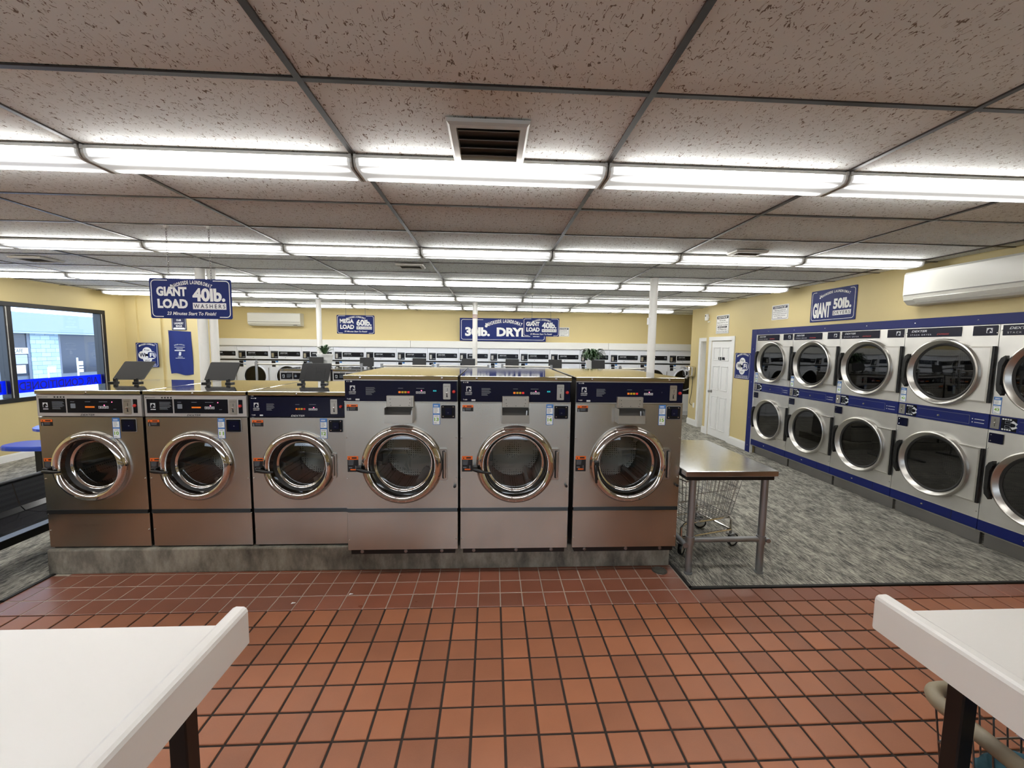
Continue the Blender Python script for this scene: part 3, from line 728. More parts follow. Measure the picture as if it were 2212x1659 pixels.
# 50 lb sign
t = thing('wall_sign', 'blue GIANT 50lb. dryers sign on the right wall above the steel dryers', 'sign', (XR - 0.005, 5.165, 2.332), -PI / 2)
MB().prism(rrect(-0.355, -0.209, 0.355, 0.209, 0.012), -0.003, 0.003).build('sign_panel', 'sign_blue', t)
y = -0.0045; bo = MB(); sign_border(bo, 0.71, 0.418, 0.02, 0.006, y, (-0.26, 0.26), None, 0.035); stuff(bo.build('border', 'sign_white', t))
a = MB(); brand_arch(a, a, 0.02, 0.108, 0.48, 0.03, y); a.build('arched_lettering', 'sign_white', t)
g = MB(); text(g, 'GIANT', -0.165, -0.158, 0.205, y, 0.29, 0.05); text(g, '50lb.', 0.155, -0.058, 0.135, y, 0.27, 0.045); g.build('large_lettering', 'sign_white', t)
MB().box(0.02, y, -0.138, 0.29, y + 0.001, -0.078).build('white_box', 'sign_white', t)
s = MB(); text(s, 'DRYERS', 0.155, -0.128, 0.04, y - 0.0012, 0.25, 0.01, 0, 'C', 1.3); s.build('boxed_lettering', 'ink_navy', t)
# wifi signs
def wifi(label, loc, rz, w=0.445, h=0.455):
    t = thing('wifi_sign', label, 'sign', loc, rz); y = -0.0045
    MB().prism(rrect(-w / 2, -h / 2, w / 2, h / 2, 0.014), -0.003, 0.003).build('sign_panel', 'sign_blue', t)
    bo = MB(); sign_border(bo, w, h, 0.014, 0.005, y, (-w * 0.36, w * 0.36), None, 0.03); stuff(bo.build('border', 'sign_white', t))
    a = MB(); brand_arch(a, a, 0, 0.165, w * 0.72, 0.028, y); a.build('arched_lettering', 'sign_white', t)
    b = MB(); b.prism(rrect(-w * 0.4, -0.075, w * 0.4, 0.07, 0.07, 8), y, y + 0.001); b.lathe([(0, 0), (0.085, 0), (0.085, 0.001)], (0, y - 0.0002, 0.062), 'Y', 28); b.lathe([(0, 0), (0.085, 0), (0.085, 0.001)], (0, y - 0.0002, -0.066), 'Y', 28)
    b.build('cloud_badge', 'sign_white', t)
    y2 = y - 0.0014
    n1 = MB(); pts = rrect(0.012, -0.055, w * 0.375, 0.058, 0.035, 6); pts = [((0.0, -0.068) if (x < 0.03 and z < -0.045) else (x, z)) for x, z in pts]
    n1.prism(pts, y2, y2 + 0.001); n1.build('dark_badge', 'sign_blue', t)
    q = MB(); text(q, 'Wi', -0.085, -0.04, 0.08, y2, 0.115, 0.03); text(q, 'Free', 0, 0.08, 0.032, y2, 0.095, 0.01); text(q, 'SPOT', 0, -0.12, 0.03, y2, 0.09, 0.01); q.build('dark_lettering', 'ink_navy', t)
    q = MB(); text(q, 'Fi', 0.092, -0.04, 0.08, y2 - 0.0012, 0.09, 0.03); q.build('light_lettering', 'sign_white', t)
    q = MB(); text(q, 'ASK ATTENDANT FOR PASSWORD', 0, -0.192, 0.016, y, w * 0.78, 0.02); q.box(-w * 0.38, y, -0.166, w * 0.38, y + 0.001, -0.163); q.box(-w * 0.38, y, -0.205, w * 0.38, y + 0.001, -0.202); q.build('foot_lettering', 'sign_white', t)
wifi('blue Free WiFi sign beside the blue dryer surround and the white door', (XR - 0.006, 6.985, 1.452), -PI / 2)
wifi('blue Free WiFi sign on the yellow wall left of the hanging blue bag', (-6.525, 8.11, 1.497), 0, 0.40, 0.46)
# laundry bags sign and the bag below it
t = thing('wall_sign', 'small navy LAUNDRY BAGS sign above the hanging blue bag', 'sign', (-5.975, 8.195, 2.135))
MB().prism(rrect(-0.135, -0.16, 0.135, 0.16, 0.012), -0.003, 0.003).build('sign_panel', 'ink_navy', t); y = -0.0045
bo = MB(); sign_border(bo, 0.27, 0.32, 0.012, 0.004, y, None, None, 0.025); stuff(bo.build('border', 'sign_white', t))
q = MB(); text(q, 'OUR', 0, 0.012, 0.035, y, 0.09, 0.02); text(q, 'LAUNDRY', 0, -0.048, 0.038, y, 0.17, 0.02); text(q, 'BAGS', 0, -0.098, 0.036, y, 0.11, 0.02); q.build('lettering', 'sign_white', t)
MB().prism(rrect(-0.105, -0.148, 0.105, -0.112, 0.017), y, y + 0.001).build('price_box', 'sign_white', t)
t = thing('laundry_bag', 'navy blue cloth laundry bag pinned flat on the yellow wall below the LAUNDRY BAGS sign', 'bag', (-5.975, 8.195, 1.55))
b = MB(); nx, nz = 12, 16; vs = []
for s_ in (0, 1):
    for j in range(nz + 1):
        for i in range(nx + 1):
            u, v_ = i / nx, j / nz; x = -0.215 + 0.43 * u + 0.012 * math.sin(v_ * 5) * (u - 0.5) + 0.02 * (1 - v_) * (1 - u) ; z = -0.42 + 0.83 * v_ + 0.02 * (0.5 - u) + (0.015 * math.sin(u * 7) if j == 0 else 0)
            th = 0.022 * math.sin(PI * min(max(u, 0.02), 0.98)) * (0.35 + 0.65 * math.sin(PI * v_ * 0.9 + 0.2)) + 0.006 * math.sin(u * 11 + v_ * 6)
            vs.append((x, -0.004 - th if s_ else 0.003, z))
fs = []; N = (nx + 1) * (nz + 1)
for j in range(nz):
    for i in range(nx):
        a_ = j * (nx + 1) + i; q_ = (a_, a_ + 1, a_ + nx + 2, a_ + nx + 1); fs.append(q_); fs.append(tuple(N + k for k in q_[::-1]))
rim = [i for i in range(nx + 1)] + [j * (nx + 1) + nx for j in range(1, nz + 1)] + [nz * (nx + 1) + i for i in range(nx - 1, -1, -1)] + [j * (nx + 1) for j in range(nz - 1, 0, -1)]
for i in range(len(rim)): a_, c_ = rim[i], rim[(i + 1) % len(rim)]; fs.append((a_, c_, N + c_, N + a_))
b.add(vs, fs); b.build('cloth_body', 'bag_blue', t, True)
q = MB(); y = -0.036; arc_text(q, 'SHORESIDE LAUNDROMAT', 0.01, 0.125, 0.19, 0.02, 0.018, y, 0.03); q.box(-0.085, y, 0.098, 0.105, y + 0.002, 0.107); text(q, 'WASH & FOLD', 0.01, 0.06, 0.02, y, 0.12, 0.02); q.box(-0.085, y, 0.028, 0.105, y + 0.002, 0.048)
q.prism([(-0.015, -0.06), (0.025, -0.06), (0.035, 0.005), (0.0, 0.015), (-0.012, -0.02)], y, y + 0.002); bars(q, -0.03, -0.09, 0.09, 1, 0.02, 0.008, y); bars(q, -0.075, -0.112, 0.17, 1, 0.02, 0.008, y, 0.05)
q.build('printed_logo', 'print_white', t)
MB().lathe([(0, -0.012), (0.008, -0.01), (0.009, 0.0)], (-0.19, 0, 0.40), 'Y', 10).build('pin', 'chrome', t)

# ================================================================ WASHERS
def lid_bolts(t, xs, z):
    for x in xs: MB().lathe([(0, -0.012), (0.006, -0.011), (0.0105, -0.006), (0.012, 0.0)], (x, -0.004, z), 'Y', 14).build('lid_bolt', 'chrome', t, True)
def sticker_warning(t, x, z0, w, h, hd):
    s = MB().box(x, -0.0012, z0, x + w, 0.0, z0 + h).build('warning_sticker', 'ink_black', t)
    MB().box(x, -0.002, z0 + h - hd, x + w, -0.0012, z0 + h).build('orange_header', 'label_orange', s)
    p = MB(); zt = z0 + h - hd
    p.prism([(x + w * 0.10, zt + hd * 0.2), (x + w * 0.22, zt + hd * 0.2), (x + w * 0.16, zt + hd * 0.8)], -0.0026, -0.002)
    p.box(x + w * 0.4, -0.0026, zt + hd * 0.3, x + w * 0.85, -0.002, zt + hd * 0.7); p.build('header_print', 'ink_black', s)
    q = MB(); n_ = max(2, int((h - hd) / 0.011)); bars(q, x + w * (0.28 if h < 0.08 else 0.08), zt - 0.009, w * 0.62, min(n_, 4), 0.0095, 0.0035, -0.0018, 0.3, 5)
    if h > 0.08:
        q.box(x + w * 0.12, -0.0018, zt - 0.062, x + w * 0.42, -0.0012, zt - 0.056); q.box(x + w * 0.72, -0.0018, zt - 0.07, x + w * 0.78, -0.0012, zt - 0.045)
    else: q.box(x + w * 0.08, -0.0018, zt - 0.03, x + w * 0.18, -0.0012, zt - 0.008)
    q.build('print', 'print_grey', s)
    if h > 0.08: MB().box(x + w * 0.25, -0.0018, z0 + 0.012, x + w * 0.8, -0.0012, z0 + 0.021).build('red_print', 'label_orange', s)
def sticker_number(t, x, z0, w, h, num, y=0.0):
    s = MB().box(x, y - 0.0012, z0, x + w, y, z0 + h).build('number_sticker', 'label_blue', t)
    a = MB(); a.box(x + 0.004, y - 0.002, z0 + h * 0.54, x + w - 0.004, y - 0.0012, z0 + h * 0.82); a.box(x + 0.004, y - 0.002, z0 + 0.003, x + w - 0.004, y - 0.0012, z0 + h * 0.47); a.build('white_field', 'label_white', s)
    p = MB(); text(p, num, x + w / 2, z0 + h * 0.17, h * 0.17, y - 0.0026, w * 0.62, 0.03); p.build('number', 'label_green', s)
    q = MB(); bars(q, x + 0.008, z0 + h * 0.77, w * 0.6, 4, h * 0.062, h * 0.02, y - 0.0026, 0.4, 9); bars(q, x + 0.01, z0 + h * 0.40, w * 0.6, 1, 0.01, h * 0.022, y - 0.0026); bars(q, x + 0.008, z0 + h * 0.07, w * 0.4, 1, 0.01, h * 0.02, y - 0.0026); q.build('print', 'print_grey', s)
    q = MB(); bars(q, x + w * 0.15, z0 + h * 0.915, w * 0.7, 2, h * 0.04, h * 0.02, y - 0.0018, 0.15, 2); q.build('header_print', 'label_white', s)
def door_set(t, cx, cz, R, rg, handle, hinge, flip=False, knob=None):
    d = MB().lathe([(R + 0.004, 0.0), (R + 0.003, -0.012), (R - 0.006, -0.034), (R - 0.020, -0.050), (R - 0.036, -0.056), (R - 0.048, -0.050), (R - 0.056, -0.036), (R - 0.060, -0.020), (R - 0.064, 0.004)], (cx, 0, cz), 'Y', 72).build('door', 'chrome', t, True)
    MB().lathe([(R - 0.064, 0.004), (rg + 0.012, 0.012), (rg + 0.006, 0.03), (rg, 0.034), (rg - 0.004, 0.03)], (cx, 0, cz), 'Y', 56).build('gasket', 'dark_gasket', d, True)
    MB().lathe([(rg + 0.004, 0.028), (rg, 0.032), (rg - 0.006, 0.034), (rg - 0.010, 0.04)], (cx, -0.004, cz), 'Y', 56).build('inner_rim', 'chrome', d, True)
    MB().lathe([(0.0, 0.016), (rg * 0.3, 0.0175), (rg * 0.6, 0.022), (rg * 0.85, 0.029), (rg, 0.036)], (cx, 0, cz), 'Y', 48).build('door_glass', 'door_glass', d, True)
    dr = rg + 0.02
    MB().lathe([(dr, 0.05), (dr, 0.40), (dr - 0.01, 0.42), (0.0, 0.44)], (cx, 0, cz), 'Y', 48).build('drum', 'drum_steel', t, True)
    lf_ = MB()
    for i in range(3):
        a = 0.6 + i * 2 * PI / 3; M_ = Matrix.Translation((cx, 0, cz)) @ Matrix.Rotation(-a, 4, 'Y')
        lf_.add(*(lambda p: (p.v, p.f))(MB().prism([(-0.035, -dr + 0.002), (0.035, -dr + 0.002), (0.012, -dr + 0.06), (-0.012, -dr + 0.06)], 0.07, 0.40)), M_)
    lf_.build('drum_lifter', 'steel_side', t)
    # lever handle pivoting at the rim
    hx, hz, ang, L = handle
    h = MB(); ca, sa = math.cos(ang), math.sin(ang)
    pts = [(hx, -0.066, hz), (hx + ca * L * 0.25, -0.074, hz + sa * L * 0.25), (hx + ca * L * 0.6, -0.078, hz + sa * L * 0.6 - 0.003), (hx + ca * L, -0.074, hz + sa * L - 0.002)]
    h.tube(pts, [0.012, 0.014, 0.010, 0.008], 10); h.cyl((hx + 0.012, -0.06, hz), (hx + 0.012, 0.0, hz), 0.013, 10); h.box(hx - 0.006, -0.07, hz - 0.012, hx + 0.03, -0.03, hz + 0.026, 0.006)
    h.build('door_handle', 'black_plastic', d, True)
    if hinge:
        x0, z0, x1, z1 = hinge
        hg_ = MB(); hg_.prism(rrect(x0 - 0.02, z0 - 0.008, x1, z1 + 0.008, 0.012), -0.014, 0.0); hg_.build('hinge_plate', 'steel_ring', t)
        MB().prism(rrect(x0 + 0.008, z0 + 0.006, x1 - 0.012, z1 - 0.006, 0.008), -0.0155, -0.0138).build('hinge_slot', 'dark_gasket', t)
        MB().cyl(((x0 + x1) / 2 + 0.004, -0.02, z0 + 0.012), ((x0 + x1) / 2 + 0.004, -0.02, z1 - 0.012), 0.009, 10).build('hinge_pin', 'steel_ring', t, True)
def screws(t, pts):
    s = MB()
    for x, z in pts: s.lathe([(0, -0.006), (0.004, -0.005), (0.006, 0.0)], (x, 0, z), 'Y', 8)
    stuff(s.build('screw_heads', 'chrome', t))
def coin_plate(t, x0, z0, x1, z1):
    c = MB().prism(rrect(x0, z0, x1, z1, 0.005), -0.008, 0.0).build('coin_plate', 'coin_plate', t)
    w = x1 - x0; h = z1 - z0; q = MB(); text(q, 'Quarters Only', (x0 + x1) / 2, z0 + h * 0.80, h * 0.07, -0.0086, w * 0.75); q.box(x0 + w * 0.55, -0.0088, z0 + h * 0.52, x0 + w * 0.60, -0.008, z0 + h * 0.72); q.prism([(x0 + w * 0.42, z0 + h * 0.14), (x0 + w * 0.66, z0 + h * 0.14), (x0 + w * 0.60, z0 + h * 0.2), (x0 + w * 0.56, z0 + h * 0.36), (x0 + w * 0.46, z0 + h * 0.36)], -0.0088, -0.008); q.build('slot', 'ink_black', c)
    MB().cyl((x0 + w * 0.42, -0.02, z0 + h * 0.42), (x0 + w * 0.60, -0.012, z0 + h * 0.44), 0.0035, 8).lathe([(0, -0.012), (0.006, -0.011), (0.007, -0.004)], (x0 + w * 0.5, -0.004, z0 + h * 0.42), 'Y', 10).build('coin_lever', 'chrome', c, True)
def logo(p, x, z, s, y, wordmark=True, mat_w='print_white', mat_d='navy_panel'):
    b = MB().box(x, y - 0.0008, z, x + s, y, z + s).build('logo_field', mat_w, p)
    horse(MB(), x + s * 0.06, z + s * 0.02, s * 0.9, y - 0.0018).build('logo_horse', mat_d, p)
    if wordmark:
        q = MB(); text(q, 'DEXTER', x + s / 2, z - s * 0.42, s * 0.26, y - 0.0008, s * 1.35, 0.02, 0.2); text(q, 'LAUNDRY', x + s / 2, z - s * 0.72, s * 0.18, y - 0.0008, s * 1.3, 0.02); q.build('wordmark', mat_w, p)
def card_reader(t, x0, z0, x1, z1, dots):
    c = MB().prism(rrect(x0, z0, x1, z1, 0.006), -0.008, 0.0).build('card_reader', 'near_black_panel', t)
    MB().prism(rrect(x0 - 0.003, z0 - 0.004, x1 + 0.003, z1 + 0.003, 0.008), -0.002, 0.0005).build('bezel', 'silver_paint', c)
    w, h = x1 - x0, z1 - z0
    if dots:
        MB().prism(rrect(x0 + w * 0.3, z0 + h * 0.26, x1 - w * 0.24, z1 - h * 0.2, 0.008), -0.016, -0.008).build('tap_pad', 'navy_panel', c)
        q = MB()
        for u, v_ in ((0.14, 0.14), (0.86, 0.14), (0.14, 0.88), (0.86, 0.88)): q.lathe([(0, -0.002), (0.004, -0.001), (0.005, 0)], (x0 + w * u, -0.008, z0 + h * v_), 'Y', 8)
        stuff(q.build('rivets', 'chrome', c))
        q = MB(); text(q, '11', x0 + w * 0.5, z0 + h * 0.4, h * 0.09, -0.0168); q.build('print', 'print_grey', c)
    else:
        MB().prism(rrect(x0 + w * 0.14, z0 + h * 0.14, x1 - w * 0.1, z1 - h * 0.12, 0.004), -0.009, -0.008).build('screen', 'navy_panel', c)
        q = MB(); q.box(x0 + w * 0.5, -0.0096, z0 + h * 0.45, x0 + w * 0.58, -0.009, z0 + h * 0.5); q.build('print', 'print_grey', c)
def digits(p, x, z, w, h, y):
    q = MB(); n_ = 4; cw = w / n_
    for i in range(n_):
        q.box(x + i * cw + cw * 0.08, y - 0.0008, z, x + (i + 1) * cw - cw * 0.08, y, z + h)
    q.build('display', 'print_white', p)
    q = MB()
    for i in range(n_): text(q, '0', x + (i + 0.5) * cw, z + h * 0.15, h * 0.7, y - 0.0016, cw * 0.45, 0.04)
    q.build('display_digits', 'ink_black', p)
    MB().lathe([(0, -0.002), (0.0035, -0.001), (0.004, 0)], (x + w * 0.58, y, z + h * 1.35), 'Y', 8).build('status_led', 'led_pink', p)
def washer(kind, num, label, loc, w, depth, handle_ang=-0.12):
    t = thing('washing_machine', label, 'washing machine', loc, 0, 'front row of steel washers' if num else 'washers of the middle island')
    C = kind == 'C'
    if C: zk, zt0, zt1, zf1, zc0, zc1, zl0, zl1, cx, cz, R, rg = 0.036, 0.327, 0.353, 1.137, 1.146, 1.295, 1.303, 1.332, 0.405, 0.685, 0.288, 0.208
    else: zk, zt0, zt1, zf1, zc0, zc1, zl0, zl1, cx, cz, R, rg = 0.010, 0.268, 0.297, 0.996, 1.002, 1.154, 1.164, 1.193, w * 0.482, 0.632, 0.262, 0.178
    sw = 0.016
    # cabinet: two sides, back, floor
    c = MB(); c.box(0.004, 0.02, zk, 0.02, depth, zl0); c.box(w - 0.02, 0.02, zk, w - 0.004, depth, zl0); c.box(0.02, depth - 0.02, zk, w - 0.02, depth, zl0); c.box(0.02, 0.03, zk, w - 0.02, depth - 0.02, zk + 0.02); c.box(0.02, 0.03, zf1, w - 0.02, depth - 0.02, zf1 + 0.02)
    c.build('cabinet', 'steel_side', t)
    MB().plate_hole(0.0, zt1, w, zf1, cx, cz, R - 0.02, 0.0, 0.02).build('front_panel', 'steel_front', t)
    MB().box(0.0, 0.0, zk, w, 0.02, zt0, 0.0025).build('kick_panel', 'steel_front', t)
    MB().prof_x([(0.002, zt0), (-0.010, zt0 + 0.004), (-0.004, zt1), (0.02, zt1), (0.02, zt0)], 0.004, w - 0.004).build('trim_strip', 'black_plastic', t)
    if C:
        b = MB(); b.box(0.02, 0.012, 0.0, w - 0.02, depth - 0.05, zk); b.build('base_frame', 'black_steel', t)
        for x in (0.1, w * 0.52, w - 0.12): MB().lathe([(0.0, -0.008), (0.012, -0.006), (0.014, 0.004)], (x, 0.012, 0.02), 'Y', 12).build('base_bolt', 'knob_metal', t, True)
    else: MB().box(0.02, 0.012, 0.0, w - 0.02, depth - 0.05, zk).build('base_frame', 'black_steel', t)
    MB().box(-0.002, -0.012, zl0, w + 0.002, depth, zl1, 0.004, 2).build('lid', 'steel_lid', t)
    lid_bolts(t, (w * 0.145, w * 0.86) if C else (w * 0.48,), (zl0 + zl1) / 2 - 0.001)
    door_set(t, cx, cz, R, rg, (cx - R - 0.02 if handle_ang > -1 else cx - R + 0.028, cz - 0.022 if handle_ang > -1 else cz + 0.01, handle_ang, 0.13 if C else 0.125), ((0.685, 0.575, 0.728, 0.795) if C else ((w - 0.145, 0.545, w - 0.10, 0.72) if kind == 'B' else None)))
    if C:
        screws(t, [(0.010, 0.58), (w - 0.012, 0.58), (0.012, 0.115), (w - 0.012, 0.115), (0.008, 0.88), (w - 0.012, 0.88)])
        MB().lathe([(0, -0.03), (0.009, -0.028), (0.011, -0.016), (0.008, 0.0)], (w - 0.022, 0, 0.523), 'Y', 12).build('vent_knob', 'black_plastic', t, True)
        p = MB().box(0.006, -0.004, zc0, w - 0.006, 0.02, zc1, 0.002).build('control_panel', 'navy_panel', t)
        MB().box(0.0, -0.006, zc1, w, 0.02, zl0 - 0.001).box(0.0, -0.006, zc0 - 0.007, w, 0.02, zc0).build('panel_rail', 'steel_ring', t)
        y = -0.0045; logo(p, 0.042, 1.222, 0.036, y)
        q = MB(); text(q, '6 x', 0.030, 1.283, 0.008, y, 0.022, 0.03); q.prism(rrect(0.045, 1.283, 0.058, 1.291, 0.003), y - 0.0006, y); text(q, 'T-600', 0.034, 1.157, 0.010, y, 0.030, 0.02); q.box(0.08, y - 0.0006, 1.152, 0.108, y, 1.164); q.build('panel_print', 'print_white', p)
        q = MB(); bars(q, 0.152, 1.243, 0.07, 8, 0.0072, 0.0026, y - 0.0006, 0.45, 4); q.box(0.38, y - 0.0006, 1.240, 0.415, y, 1.243); q.box(0.508, y - 0.0006, 1.240, 0.565, y, 1.243); stuff(q.build('instructions', 'print_grey', p))
        for i, mt in enumerate(('lamp_orange', 'lamp_yellow', 'lamp_yellow', 'lamp_red')): MB().prism(rrect(0.382 + i * 0.021, 1.206, 0.398 + i * 0.021, 1.220, 0.002), y - 0.0015, y).build('temperature_button', mt, p)
        digits(p, 0.505, 1.203, 0.07, 0.016, y)
        q = MB(); text(q, '82%' if num != '15' else ')', 0.640, 1.219, 0.010, y - 0.0006, 0.024 if num != '15' else 0.004, 0.02, 0.1); q.build('cycle_display', 'display_cyan' if num != '15' else 'print_grey', p)
        coin_plate(t, 0.700, 1.163, 0.752, 1.276)
        MB().lathe([(0, -0.016), (0.008, -0.015), (0.012, -0.010), (0.0125, 0.0)], (0.776, 0, 1.218), 'Y', 16).build('stop_button', 'button_red', t, True)
        # soap drawer: hood plate with a bent back, open tray in front
        s = MB(); s.box(0.302, -0.03, 1.108, 0.495, 0.0, 1.19, 0.003); s.build('soap_dispenser', 'coin_plate', t)
        MB().box(0.318, -0.034, 1.114, 0.480, -0.03, 1.176, 0.001).build('hood_plate', 'coin_plate', t)
        q = MB()
        for u, v_ in ((0.33, 1.166), (0.468, 1.166), (0.33, 1.14), (0.468, 1.14), (0.335, 1.122), (0.4, 1.122), (0.462, 1.122)): q.lathe([(0, -0.0012), (0.0028, -0.001), (0.003, 0)], (u, -0.034, v_), 'Y', 6)
        stuff(q.build('rivets', 'ink_black', t))
        q = MB(); q.box(0.298, -0.085, 1.003, 0.494, -0.082, 1.062); q.box(0.298, -0.082, 1.003, 0.301, 0.0, 1.108); q.box(0.491, -0.082, 1.003, 0.494, 0.0, 1.108); q.box(0.301, -0.082, 1.003, 0.491, 0.0, 1.006); q.build('soap_tray', 'steel_ring', t)
        MB().box(0.302, -0.004, 1.006, 0.490, -0.001, 1.108).build('tray_shade_plate', 'vent_dark', t)  # dark plate added behind the tray, its colour stands in for the shade inside
        MB().cyl((0.474, -0.045, 1.02), (0.482, -0.02, 1.085), 0.005, 8).build('tray_spout', 'print_white', t)
        sticker_warning(t, 0.015, 1.076, 0.078, 0.046, 0.017); sticker_warning(t, 0.012, 0.629, 0.077, 0.116, 0.026); sticker_number(t, 0.625, 0.978, 0.052, 0.152, num)
        card_reader(t, 0.685, 1.025, 0.786, 1.120, True)
    else:
        screws(t, [(0.010, 0.535), (w - 0.012, 0.535), (0.012, 0.14), (w - 0.012, 0.14)])
        if kind == 'B':
            p = MB().box(0.004, -0.004, zc0, w - 0.004, 0.02, zc1, 0.002).build('control_panel', 'navy_panel', t); y = -0.0045
            logo(p, 0.035, 1.075, 0.034, y)
            q = MB(); text(q, '4 x', 0.026, 1.138, 0.008, y, 0.022, 0.03); q.prism(rrect(0.042, 1.138, 0.054, 1.146, 0.003), y - 0.0006, y); text(q, 'T-400', 0.030, 1.012, 0.009, y, 0.028, 0.02); q.box(0.075, y - 0.0006, 1.010, 0.098, y, 1.020); q.build('panel_print', 'print_white', p)
            q = MB(); bars(q, 0.125, 1.10, 0.06, 8, 0.0068, 0.0025, y - 0.0006, 0.45, 4); q.box(0.335, y - 0.0006, 1.096, 0.365, y, 1.099); q.box(0.435, y - 0.0006, 1.096, 0.485, y, 1.099); stuff(q.build('instructions', 'print_grey', p))
            for i, mt in enumerate(('lamp_orange', 'lamp_yellow', 'lamp_yellow', 'lamp_red')): MB().prism(rrect(0.336 + i * 0.019, 1.058, 0.350 + i * 0.019, 1.070, 0.002), y - 0.0015, y).build('temperature_button', mt, p)
            digits(p, 0.43, 1.054, 0.066, 0.015, y)
            q = MB(); text(q, 'DEXTER', 0.35, 1.006, 0.013, y, 0.10, 0.02, 0.35); q.build('name_lettering', 'print_white', p)
            coin_plate(t, 0.592, 1.027, 0.642, 1.138)
            bx = 0.668
        else:
            p = MB().box(0.0, -0.004, zc0, w, 0.02, zc1 + 0.008, 0.002).build('control_panel', 'silver_paint', t); y = -0.0045
            q1 = MB().box(0.018, y - 0.001, 1.028, 0.200, y, 1.132).build('logo_panel', 'near_black_panel', p); q2 = MB().box(0.210, y - 0.001, 1.028, 0.592, y, 1.132).build('display_panel', 'near_black_panel', p); y2 = y - 0.0012
            logo(p, 0.044, 1.068, 0.034, y2, False, 'print_white', 'near_black_panel')
            q = MB(); q.box(0.044, y2 - 0.0006, 1.052, 0.080, y2, 1.059); q.build('panel_print', 'print_white', p)
            q = MB(); bars(q, 0.108, 1.108, 0.085, 8, 0.0075, 0.0028, y2 - 0.0006, 0.4, 4); q.box(0.235, y2 - 0.0006, 1.108, 0.262, y2, 1.111); q.prism(rrect(0.234, 1.062, 0.268, 1.096, 0.004), y2 - 0.0005, y2); q.box(0.335, y2 - 0.0006, 1.108, 0.372, y2, 1.111); q.box(0.432, y2 - 0.0006, 1.108, 0.49, y2, 1.111); q.box(0.53, y2 - 0.0006, 1.055, 0.55, y2, 1.058); stuff(q.build('instructions', 'print_grey', p))
            q = MB(); q.box(0.335, y2 - 0.001, 1.066, 0.40, y2, 1.077); q.build('temperature_row', 'lamp_orange', p)
            digits(p, 0.426, 1.060, 0.072, 0.018, y2)
            MB().lathe([(0, -0.002), (0.003, -0.001), (0.0035, 0)], (0.522, y2, 1.108), 'Y', 8).build('door_led', 'led_pink', p)
            q = MB(); text(q, 'DEXTER', 0.345, 1.007, 0.013, y, 0.098, 0.02, 0.35); text(q, 'MAXI LOAD', 0.045, 1.139, 0.008, y, 0.07, 0.01)
            for i in range(4): q.prism(rrect(0.122 + i * 0.021, 1.137, 0.134 + i * 0.021, 1.148, 0.003), y - 0.0006, y)
            q.build('name_lettering', 'ink_black', p)
            coin_plate(t, 0.602, 1.022, 0.655, 1.132)
            MB().box(0.668, -0.006, 1.028, 0.698, -0.004, 1.130, 0.001).build('button_panel', 'near_black_panel', t)
            bx = 0.681
        MB().lathe([(0, -0.018), (0.008, -0.017), (0.0115, -0.011), (0.012, -0.004)], (bx, 0, 1.083), 'Y', 16).build('stop_button', 'button_red', t, True)
        sticker_warning(t, 0.015, 0.930, 0.080, 0.048, 0.018); sticker_warning(t, 0.012, 0.575, 0.078, 0.115, 0.024); sticker_number(t, w - 0.215, 0.838, 0.052, 0.154, num or '20')
        card_reader(t, w - 0.148, 0.890, w - 0.048, 0.982, kind == 'B')
    return t
ZP = 0.19
washer('A', '10', 'short steel washer numbered 10, leftmost on the concrete plinth', (-3.283, 3.10, ZP), 0.725, 0.95, 0.0)
washer('A', '11', 'short steel washer numbered 11 with silver control strip, between washers 10 and 12', (-2.537, 3.10, ZP), 0.725, 0.95, -0.05)
washer('B', '12', 'short steel washer numbered 12 with navy control panel, beside the taller washers', (-1.793, 3.10, ZP), 0.725, 0.95, -0.05)
washer('C', '13', 'tall steel washer numbered 13 with open soap tray, leftmost of the taller three', (-1.045, 2.945, ZP), 0.805, 1.22, -0.12)
washer('C', '14', 'tall steel washer numbered 14 with open soap tray, in the middle of the taller three', (-0.222, 2.945, ZP), 0.805, 1.22, -0.18)
washer('C', '15', 'tall steel washer numbered 15 with its door handle hanging down, next to the steel table', (0.618, 2.945, ZP), 0.805, 1.22, -1.5)
# ---- middle island: same kind of machine, mostly hidden
isl = washer('A', None, 'washer of the middle island below the potted fern, its navy panels visible behind washer 12', (-3.43, 6.80, 0.14), 0.80, 0.85, 0.0)
for i in range(1, 7):
    c = copy_tree(isl); c.location.x = -3.43 + 0.84 * i
    c['label'] = '%s washer from the left in the middle island behind the front row' % ORD[i]
isl['label'] = 'first washer from the left in the middle island, under the small fern'
